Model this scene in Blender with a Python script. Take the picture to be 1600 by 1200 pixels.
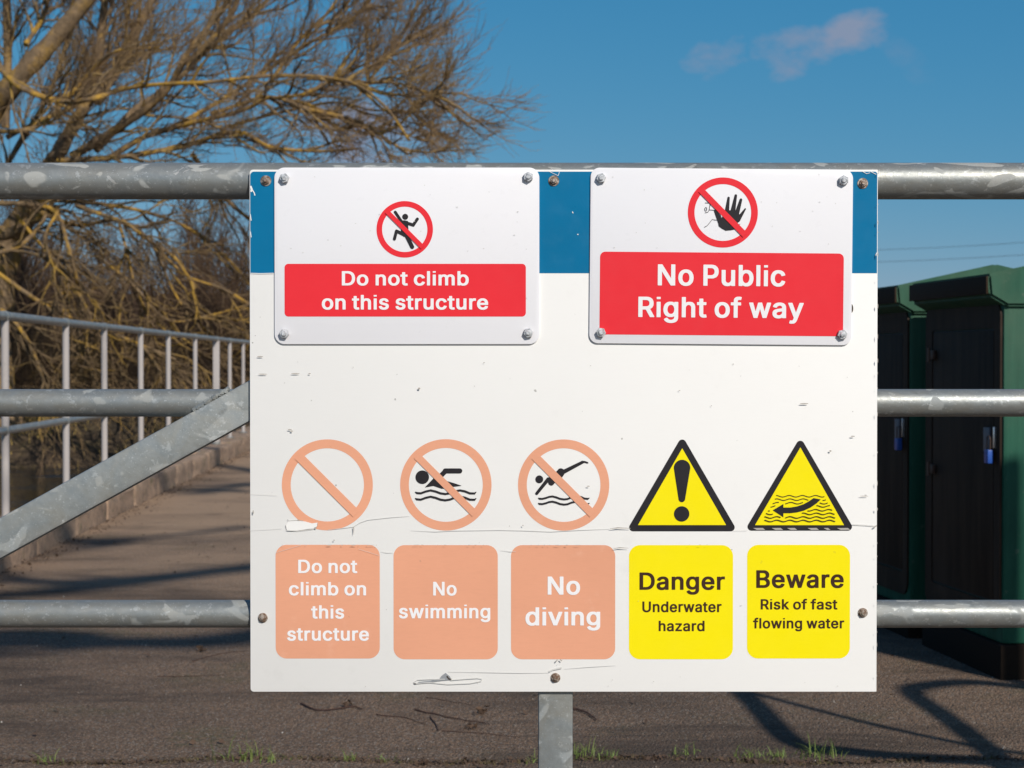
import bpy, bmesh, math, random
import numpy as np
from mathutils import Vector, Matrix

# ---------------------------------------------------------------- camera, sky, sun, exposure
SC = bpy.context.scene
for _o in list(bpy.data.objects):
    bpy.data.objects.remove(_o)
COL = SC.collection
CAM_H = 1.05
F = 2700.0                       # focal length in photograph pixels (photograph is 1600 wide)
PITCH = math.atan(35 / F)
cam_d = bpy.data.cameras.new('camera')
cam = bpy.data.objects.new('camera', cam_d)
COL.objects.link(cam)
SC.camera = cam
cam.location = (0, 0, CAM_H)
cam.rotation_euler = (math.pi / 2 - PITCH, 0, 0)
cam_d.sensor_width = 36
cam_d.lens = F / 1600 * 36
cam_d.clip_start = 0.05
cam_d.clip_end = 3000
cam_d.dof.use_dof = True
cam_d.dof.focus_distance = 2.455
cam_d.dof.aperture_fstop = 14

SUN_EL, SUN_AZ = math.radians(34), math.radians(28)      # azimuth: to the right of straight behind the camera
world = bpy.data.worlds.new('World')
SC.world = world
world.use_nodes = True
wn, wl = world.node_tree.nodes, world.node_tree.links
wn.clear()
w_out = wn.new('ShaderNodeOutputWorld')
w_bg = wn.new('ShaderNodeBackground')
w_bg.inputs['Strength'].default_value = 0.085
sky = wn.new('ShaderNodeTexSky')
sky.sky_type = 'NISHITA'
sky.sun_disc = False
sky.sun_elevation = SUN_EL
sky.sun_rotation = math.pi - SUN_AZ
sky.altitude = 600
sky.air_density = 1.0
sky.dust_density = 0.1
sky.ozone_density = 3.0
w_hs = wn.new('ShaderNodeHueSaturation')
w_hs.inputs['Saturation'].default_value = 1.0
w_hs.inputs['Value'].default_value = 1.0
wl.new(sky.outputs[0], w_hs.inputs['Color'])
# small wispy clouds at fixed directions in the sky
w_tc = wn.new('ShaderNodeTexCoord')
w_nz = wn.new('ShaderNodeTexNoise')
w_nz.inputs['Scale'].default_value = 22
w_nz.inputs['Detail'].default_value = 7
w_nz.inputs['Roughness'].default_value = 0.6
w_map = wn.new('ShaderNodeMapping')
w_map.inputs['Scale'].default_value = (1, 1, 1.7)
wl.new(w_tc.outputs['Generated'], w_map.inputs['Vector'])
wl.new(w_map.outputs[0], w_nz.inputs['Vector'])


def wmath(op, a, b=None, clamp=False):
    n = wn.new('ShaderNodeMath'); n.operation = op; n.use_clamp = clamp
    for i, v in enumerate((a, b)):
        if v is None: continue
        if isinstance(v, (int, float)): n.inputs[i].default_value = v
        else: wl.new(v, n.inputs[i])
    return n.outputs[0]


def ray(px, py):
    """world direction seen at photograph pixel px, py (used to measure where things stand)"""
    x, y = (px - 800) / F, (600 - py) / F
    c, s = math.cos(PITCH), math.sin(PITCH)
    return Vector((x, c + y * s, y * c - s))


cloud = None
# (px, py, half width, half height, tilt, density)
for (cx, cy, rx, ry, tilt, dens) in ((1332, 54, 50, 28, .35, 1.0), (1275, 88, 62, 30, .2, 1.0), (1225, 66, 66, 22, 0, .85),
                                     (1125, 82, 54, 24, .45, .85), (580, 205, 95, 60, .1, 1.1), (1205, 246, 26, 10, .5, .25), (1420, 95, 40, 16, -.8, .22)):
    d = ray(cx, cy).normalized()
    right = Vector((d.y, -d.x, 0)).normalized()
    up = right.cross(d)
    a = right * math.cos(tilt) + up * math.sin(tilt)
    b = up * math.cos(tilt) - right * math.sin(tilt)
    acc = None
    for ax, r in ((a, rx / F), (b, ry / F)):
        dp = wn.new('ShaderNodeVectorMath'); dp.operation = 'DOT_PRODUCT'
        wl.new(w_tc.outputs['Generated'], dp.inputs[0]); dp.inputs[1].default_value = ax
        q = wmath('DIVIDE', wmath('SUBTRACT', dp.outputs['Value'], ax.dot(d)), r)
        q = wmath('MULTIPLY', q, q)
        acc = q if acc is None else wmath('ADD', acc, q)
    dd = wn.new('ShaderNodeVectorMath'); dd.operation = 'DOT_PRODUCT'
    wl.new(w_tc.outputs['Generated'], dd.inputs[0]); dd.inputs[1].default_value = d
    front = wmath('GREATER_THAN', dd.outputs['Value'], 0.5)
    m = wmath('MULTIPLY', wmath('SUBTRACT', 1.6, acc), dens * .5)
    m = wmath('ADD', m, wmath('MULTIPLY', wmath('SUBTRACT', w_nz.outputs['Fac'], .52), 4.2))
    m = wmath('MULTIPLY', m, front, clamp=True)
    m = wmath('MULTIPLY', m, wmath('SUBTRACT', 2.4, acc, clamp=True), clamp=True)
    m = wmath('MULTIPLY', m, dens)
    cloud = m if cloud is None else wmath('MAXIMUM', cloud, m)
w_mix = wn.new('ShaderNodeMixRGB')
w_mix.inputs[2].default_value = (3.0, 3.5, 4.8, 1)
wl.new(wmath('MULTIPLY', cloud, .85), w_mix.inputs[0])
w_tint = wn.new('ShaderNodeMixRGB'); w_tint.blend_type = 'MULTIPLY'; w_tint.inputs[0].default_value = 1
w_tint.inputs[2].default_value = (.40, .655, .80, 1)
wl.new(w_hs.outputs[0], w_tint.inputs[1])
w_sep = wn.new('ShaderNodeSeparateColor'); wl.new(w_tint.outputs[0], w_sep.inputs[0])
w_com = wn.new('ShaderNodeCombineColor')
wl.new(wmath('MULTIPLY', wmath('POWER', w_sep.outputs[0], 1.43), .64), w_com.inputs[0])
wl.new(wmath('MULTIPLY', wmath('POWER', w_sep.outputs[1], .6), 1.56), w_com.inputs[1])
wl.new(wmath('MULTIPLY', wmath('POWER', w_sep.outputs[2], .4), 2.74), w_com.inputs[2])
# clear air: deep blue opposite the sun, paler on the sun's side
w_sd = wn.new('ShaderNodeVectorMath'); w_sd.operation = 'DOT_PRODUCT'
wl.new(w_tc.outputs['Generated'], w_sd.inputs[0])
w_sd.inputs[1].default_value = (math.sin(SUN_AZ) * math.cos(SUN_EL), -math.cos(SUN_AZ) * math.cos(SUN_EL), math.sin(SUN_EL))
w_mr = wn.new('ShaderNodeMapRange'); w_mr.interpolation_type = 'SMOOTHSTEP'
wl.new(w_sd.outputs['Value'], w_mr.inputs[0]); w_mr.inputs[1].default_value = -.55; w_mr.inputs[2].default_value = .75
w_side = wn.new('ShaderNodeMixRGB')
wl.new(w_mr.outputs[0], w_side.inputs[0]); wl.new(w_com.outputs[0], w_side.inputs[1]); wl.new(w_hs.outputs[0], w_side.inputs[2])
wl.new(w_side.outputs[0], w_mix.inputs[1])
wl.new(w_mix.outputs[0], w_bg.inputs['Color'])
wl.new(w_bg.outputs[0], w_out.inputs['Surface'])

sun_d = bpy.data.lights.new('sun', 'SUN')
sun_d.energy = 4.1
sun_d.angle = math.radians(0.53)
sun_d.color = (1.0, 0.94, 0.86)
sun = bpy.data.objects.new('sun', sun_d)
COL.objects.link(sun)
sun_from = Vector((math.sin(SUN_AZ) * math.cos(SUN_EL), -math.cos(SUN_AZ) * math.cos(SUN_EL), math.sin(SUN_EL)))
sun.rotation_euler = sun_from.to_track_quat('Z', 'Y').to_euler()
sun.location = (6, -9, 9)

SC.view_settings.view_transform = 'Standard'
SC.view_settings.look = 'None'
SC.view_settings.exposure = 0.0
SC.view_settings.gamma = 1.0
SC.view_settings.use_curve_mapping = False

random.seed(11)
rng = np.random.default_rng(11)


# ---------------------------------------------------------------- helpers
def at_plane(px, py, Y):
    d = ray(px, py)
    return Vector((0, 0, CAM_H)) + d * (Y / d.y)


def at_ground(px, py, z=0.0):
    d = ray(px, py)
    return Vector((0, 0, CAM_H)) + d * ((z - CAM_H) / d.z)


def tag(o, label=None, cat=None, group=None, kind=None):
    if label: o['label'] = label
    if cat: o['category'] = cat
    if group: o['group'] = group
    if kind: o['kind'] = kind
    return o


def empty(name, loc=(0, 0, 0), rz=0):
    o = bpy.data.objects.new(name, None)
    COL.objects.link(o)
    o.location = loc
    o.rotation_euler = (0, 0, rz)
    o.empty_display_size = .1
    return o


def link(name, me, mat=None, parent=None):
    o = bpy.data.objects.new(name, me)
    COL.objects.link(o)
    if mat: me.materials.append(mat)
    if parent: o.parent = parent
    return o


def bobj(name, bm, mat=None, parent=None, smooth=False):
    me = bpy.data.meshes.new(name)
    bm.normal_update()
    bm.to_mesh(me); bm.free()
    if smooth:
        me.polygons.foreach_set('use_smooth', [True] * len(me.polygons))
        me.set_sharp_from_angle(angle=math.radians(40))
    return link(name, me, mat, parent)


def add_box(bm, a, b, bevel=0, M=None):
    r = bmesh.ops.create_cube(bm, size=1)
    vs = r['verts']
    for v in vs:
        v.co = Vector([(a[i] + b[i]) / 2 + v.co[i] * (b[i] - a[i]) for i in range(3)])
    if bevel:
        es = list({e for v in vs for e in v.link_edges})
        r2 = bmesh.ops.bevel(bm, geom=es, offset=bevel, segments=2, affect='EDGES', profile=.6)
        vs = list({v for f in r2['faces'] for v in f.verts} | {v for v in vs if v.is_valid})
    if M is not None:
        for v in vs: v.co = M @ v.co
    return vs


def add_tube(bm, pts, r, n=16, caps=True):
    """tube along pts; r a number or one per point"""
    pts = [Vector(p) for p in pts]
    rs = r if isinstance(r, (list, tuple)) else [r] * len(pts)
    rings = []
    t0 = (pts[1] - pts[0]).normalized()
    ref = Vector((0, 0, 1)) if abs(t0.z) < .9 else Vector((1, 0, 0))
    u = t0.cross(ref).normalized()
    for i, p in enumerate(pts):
        t = (pts[min(i + 1, len(pts) - 1)] - pts[max(i - 1, 0)]).normalized()
        u = (u - t * u.dot(t)).normalized()
        v = t.cross(u)
        rings.append([bm.verts.new(p + (u * math.cos(2 * math.pi * k / n) + v * math.sin(2 * math.pi * k / n)) * rs[i]) for k in range(n)])
    for a, b in zip(rings, rings[1:]):
        for k in range(n):
            bm.faces.new((a[k], a[(k + 1) % n], b[(k + 1) % n], b[k]))
    if caps:
        bm.faces.new(rings[0][::-1]); bm.faces.new(rings[-1])
    return rings


def smooth_path(pts, n=6):
    """Catmull-Rom through the points"""
    P = [Vector(p) for p in pts]
    P = [P[0] * 2 - P[1]] + P + [P[-1] * 2 - P[-2]]
    out = []
    for i in range(1, len(P) - 2):
        a, b, c, d = P[i - 1:i + 3]
        for k in range(n):
            t = k / n
            out.append(.5 * ((2 * b) + (c - a) * t + (2 * a - 5 * b + 4 * c - d) * t * t + (3 * b - a - 3 * c + d) * t ** 3))
    out.append(P[-2])
    return out


def tubes_np(name, P, R, n, mat, parent=None, kind=None):
    """many tubes at once: P (N,K,3), R (N,K)"""
    N, K, _ = P.shape
    T = np.empty_like(P)
    T[:, 1:-1] = P[:, 2:] - P[:, :-2]; T[:, 0] = P[:, 1] - P[:, 0]; T[:, -1] = P[:, -1] - P[:, -2]
    T /= np.linalg.norm(T, axis=2, keepdims=True) + 1e-9
    ref = np.array([.31, .87, .38])
    U = np.cross(T, ref); U /= np.linalg.norm(U, axis=2, keepdims=True) + 1e-9
    V = np.cross(T, U)
    a = np.arange(n) * 2 * math.pi / n
    co = P[:, :, None, :] + R[:, :, None, None] * (np.cos(a)[None, None, :, None] * U[:, :, None, :] + np.sin(a)[None, None, :, None] * V[:, :, None, :])
    base = (np.arange(N) * K * n)[:, None, None] + (np.arange(K - 1) * n)[None, :, None]
    k = np.arange(n)[None, None, :]; k2 = (np.arange(n) + 1) % n
    k2 = k2[None, None, :]
    q = np.stack([base + k, base + k2, base + n + k2, base + n + k], axis=-1).reshape(-1, 4)
    me = quads_mesh(name, co.reshape(-1, 3), q)
    me.polygons.foreach_set('use_smooth', np.ones(len(q), dtype=bool))
    o = link(name, me, mat, parent)
    if kind: o['kind'] = kind
    return o


def quads_mesh(name, co, q):
    me = bpy.data.meshes.new(name)
    m = q.shape[1]
    me.vertices.add(len(co)); me.vertices.foreach_set('co', np.asarray(co, dtype=np.float32).ravel())
    me.loops.add(q.size); me.loops.foreach_set('vertex_index', q.astype(np.int32).ravel())
    me.polygons.add(len(q)); me.polygons.foreach_set('loop_start', (np.arange(len(q)) * m).astype(np.int32))
    me.polygons.foreach_set('loop_total', np.full(len(q), m, dtype=np.int32))
    me.update(calc_edges=True)
    return me


def grow(P, n_each, length, spread, bias, K, t0=.2, t1=1.0, wig=.12, bend=None):
    """children sprouting from parents P (N,K,3): returns (N*n, K, 3)"""
    N, Kp, _ = P.shape
    idx = np.repeat(np.arange(N), n_each)
    M = len(idx)
    t = (t0 + (t1 - t0) * rng.random(M)) * (Kp - 1) * .999
    i = t.astype(int); f = (t - i)[:, None]
    p = P[idx, i] * (1 - f) + P[idx, i + 1] * f
    d = P[idx, i + 1] - P[idx, i]; d /= np.linalg.norm(d, axis=1, keepdims=True) + 1e-9
    r = rng.normal(size=(M, 3)); r -= d * (r * d).sum(1, keepdims=True); r /= np.linalg.norm(r, axis=1, keepdims=True) + 1e-9
    s = spread * (.5 + rng.random((M, 1)))
    d = d * np.cos(s) + r * np.sin(s) + np.asarray(bias)
    d /= np.linalg.norm(d, axis=1, keepdims=True)
    L = (length[0] + (length[1] - length[0]) * rng.random(M)) * (1.15 - .55 * t / (Kp - 1))
    step = (L / (K - 1))[:, None]
    out = [p]
    bend = np.asarray(bias if bend is None else bend)
    for k in range(K - 1):
        p = p + d * step
        out.append(p)
        d = d + rng.normal(size=(M, 3)) * wig + bend * .5
        d /= np.linalg.norm(d, axis=1, keepdims=True)
    return np.stack(out, axis=1)


def taper(N, K, r0, r1, jit=.25):
    a = np.linspace(r0, r1, K)[None, :].repeat(N, 0)
    return a * (1 - jit + 2 * jit * rng.random((N, 1)))


# ---------------------------------------------------------------- materials
def mat(name, color, rough=.7, metal=0.0, spec=.5):
    m = bpy.data.materials.new(name)
    m.use_nodes = True
    b = m.node_tree.nodes['Principled BSDF']
    b.inputs['Base Color'].default_value = (*color, 1)
    b.inputs['Roughness'].default_value = rough
    b.inputs['Metallic'].default_value = metal
    b.inputs['Specular IOR Level'].default_value = spec
    return m


class NT:
    """short hand for building node materials"""
    def __init__(s, m):
        s.t = m.node_tree; s.n = s.t.nodes; s.l = s.t.links; s.b = s.n['Principled BSDF']
        s.tc = s.n.new('ShaderNodeTexCoord')

    def put(s, v, sock):
        if isinstance(v, (int, float)): sock.default_value = v
        elif isinstance(v, tuple): sock.default_value = (*v, 1) if len(v) == 3 and sock.type == 'RGBA' else v
        else: s.l.new(v, sock)

    def mapping(s, scale=(1, 1, 1), src='Object', rot=(0, 0, 0)):
        n = s.n.new('ShaderNodeMapping'); s.l.new(s.tc.outputs[src], n.inputs[0])
        n.inputs['Scale'].default_value = scale; n.inputs['Rotation'].default_value = rot
        return n.outputs[0]

    def noise(s, scale, detail=4, rough=.55, vec=None, dist=0, out='Fac'):
        n = s.n.new('ShaderNodeTexNoise'); n.inputs['Scale'].default_value = scale; n.inputs['Detail'].default_value = detail
        n.inputs['Roughness'].default_value = rough; n.inputs['Distortion'].default_value = dist
        s.l.new(vec if vec is not None else s.tc.outputs['Object'], n.inputs['Vector'])
        return n.outputs[out]

    def voronoi(s, scale, vec=None, out='Distance', feature='F1'):
        n = s.n.new('ShaderNodeTexVoronoi'); n.feature = feature; n.inputs['Scale'].default_value = scale
        s.l.new(vec if vec is not None else s.tc.outputs['Object'], n.inputs['Vector'])
        return n.outputs[out]

    def ramp(s, fac, a, b, ca=0.0, cb=1.0):
        n = s.n.new('ShaderNodeMapRange'); n.clamp = True
        s.l.new(fac, n.inputs[0]); n.inputs[1].default_value = a; n.inputs[2].default_value = b
        n.inputs[3].default_value = ca; n.inputs[4].default_value = cb
        return n.outputs[0]

    def mix(s, fac, a, b, mode='MIX'):
        n = s.n.new('ShaderNodeMixRGB'); n.blend_type = mode
        s.put(fac, n.inputs[0]); s.put(a, n.inputs[1]); s.put(b, n.inputs[2])
        return n.outputs[0]

    def math(s, op, a, b=0.0, clamp=False):
        n = s.n.new('ShaderNodeMath'); n.operation = op; n.use_clamp = clamp
        s.put(a, n.inputs[0]); s.put(b, n.inputs[1])
        return n.outputs[0]

    def bump(s, h, strength=.3, dist=.01):
        n = s.n.new('ShaderNodeBump'); n.inputs['Strength'].default_value = strength; n.inputs['Distance'].default_value = dist
        s.l.new(h, n.inputs['Height']); s.l.new(n.outputs[0], s.b.inputs['Normal'])

    def color(s, c): s.put(c, s.b.inputs['Base Color'])
    def rough(s, c): s.put(c, s.b.inputs['Roughness'])
    def metal(s, c): s.put(c, s.b.inputs['Metallic'])


def galv(name, tone=1.0, patch=1.0, vscale=(6, 14, 8)):
    m = mat(name, (.3, .3, .3), .45, .5); N = NT(m)
    v = N.mapping(vscale)
    big = N.noise(2.2, 3, .5, v, .9)
    fine = N.noise(9, 5, .6, v)
    speck = N.noise(420, 2, .5)
    cool = (.235 * tone, .255 * tone, .255 * tone); grn = (.265 * tone, .265 * tone, .24 * tone)
    c = N.mix(N.ramp(big, .35, .65), cool, grn)
    c = N.mix(N.ramp(fine, .35, .7, 0, .35), c, (.30 * tone, .32 * tone, .32 * tone))
    v2 = N.mapping((9, 20, 13), rot=(.3, .4, .2))
    pt = N.noise(1.55, 2, .4, v2, 1.6)
    p1 = N.ramp(pt, .59, .625)
    c = N.mix(N.math('MULTIPLY', p1, .30 * patch), c, (.50, .50, .47))
    p2 = N.ramp(N.noise(2.6, 3, .5, v2, 2.2), .68, .70)
    c = N.mix(N.math('MULTIPLY', p2, .38 * patch), c, (.72, .70, .66))
    sp = N.ramp(speck, .66, .72)
    c = N.mix(N.math('MULTIPLY', N.ramp(N.noise(75, 4, .7), .60, .66), .5), c, (.50, .52, .51))
    c = N.mix(N.math('MULTIPLY', sp, .5), c, (.6, .62, .62))
    dk = N.ramp(N.noise(35, 4, .6), .66, .76)
    c = N.mix(N.math('MULTIPLY', dk, .45), c, (.09, .08, .07))
    N.color(c)
    N.rough(N.math('ADD', N.ramp(fine, .3, .7, .38, .52), N.math('MULTIPLY', p1, .2)))
    N.metal(N.ramp(p1, 0, 1, .48, .1))
    N.bump(N.noise(160, 3, .5), .12, .002)
    return m


def painted(name, color, rough=.35, dirt=.25, dirt_c=(.35, .32, .28), specks=.0, vary=.04):
    m = mat(name, color, rough, spec=.2); N = NT(m)
    n1 = N.noise(3.5, 5, .6); n2 = N.noise(40, 4, .6)
    dark = tuple(x * (1 - vary * 2.2) for x in color)
    c = N.mix(N.ramp(n1, .3, .7), color, dark)
    c = N.mix(N.ramp(N.math('MULTIPLY', n1, n2), .33, .5, 0, dirt), c, dirt_c)
    if specks:
        sp = N.ramp(N.noise(75, 2, .5), .745, .765)
        c = N.mix(N.math('MULTIPLY', sp, specks), c, (.12, .1, .08))
    lin = N.noise(1.0, 3, .7, N.mapping((70, 1, 520)))
    c = N.mix(N.ramp(lin, .45, .75, 0, min(vary * 3, .16)), c, tuple(min(1, x * .72) for x in color))
    N.color(c)
    N.rough(N.ramp(n2, .3, .7, rough - .05, rough + .12))
    N.bump(N.noise(25, 3, .5), .04, .002)
    return m


M_board = painted('board_white', (.81, .80, .77), .6, .14, (.5, .48, .44), .5, .012)
M_board_edge = painted('board_edge', (.62, .58, .52), .6, .5, (.2, .14, .09), .6)
M_panel = painted('panel_white', (.80, .795, .815), .30, .05, (.55, .55, .5), .22, .01)
M_red = painted('print_red', (.80, .030, .042), .38, .06, (.5, .1, .1), 0, .03)
M_peach = painted('faded_peach', (.775, .365, .225), .45, .4, (.82, .50, .36), .2, .05)
M_yellow = painted('print_yellow', (.90, .76, .003), .38, .06, (.7, .55, .05), .12, .02)
M_black = painted('print_black', (.022, .020, .023), .42, .15, (.07, .06, .06), 0)
M_ink = painted('print_brown_black', (.050, .022, .012), .45, .1, (.07, .05, .04), 0)
M_white_ink = painted('print_white', (.82, .81, .81), .4, .05, (.6, .6, .55), 0, .01)
M_blue = painted('band_blue', (.0, .165, .345), .32, .12, (.05, .25, .42), 0, .08)
M_scratch = mat('scratch_grey', (.40, .37, .33), .8)
M_scratch_light = mat('hairline_grey', (.60, .59, .56), .8)
M_chip = mat('chip_dark', (.06, .045, .035), .8)
M_galv = galv('galvanised_pipe')
M_galv_mid = galv('galvanised_lower_rail', 1.0, .35, (9, 16, 14))
M_galv_sq = galv('galvanised_square_tube', 1.12, .0, (10, 10, 10))
M_galv_rail = galv('galvanised_railing', 1.0, .3)
M_post = painted('railing_post_grey', (.42, .385, .365), .55, .4, (.2, .17, .14), .4)
M_zinc = mat('zinc_bolt', (.6, .6, .6), .4, .3)
M_rusty = mat('tarnished_bolt', (.30, .24, .19), .5, .6)
_n = NT(M_rusty); _n.color(_n.mix(_n.ramp(_n.noise(220, 3), .4, .6), (.46, .40, .34), (.20, .12, .075)))
_n = NT(M_zinc); _n.color(_n.mix(_n.ramp(_n.noise(260, 3), .4, .65), (.68, .69, .70), (.32, .33, .34)))
M_dark = mat('hole_dark', (.01, .01, .01), .8)
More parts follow.
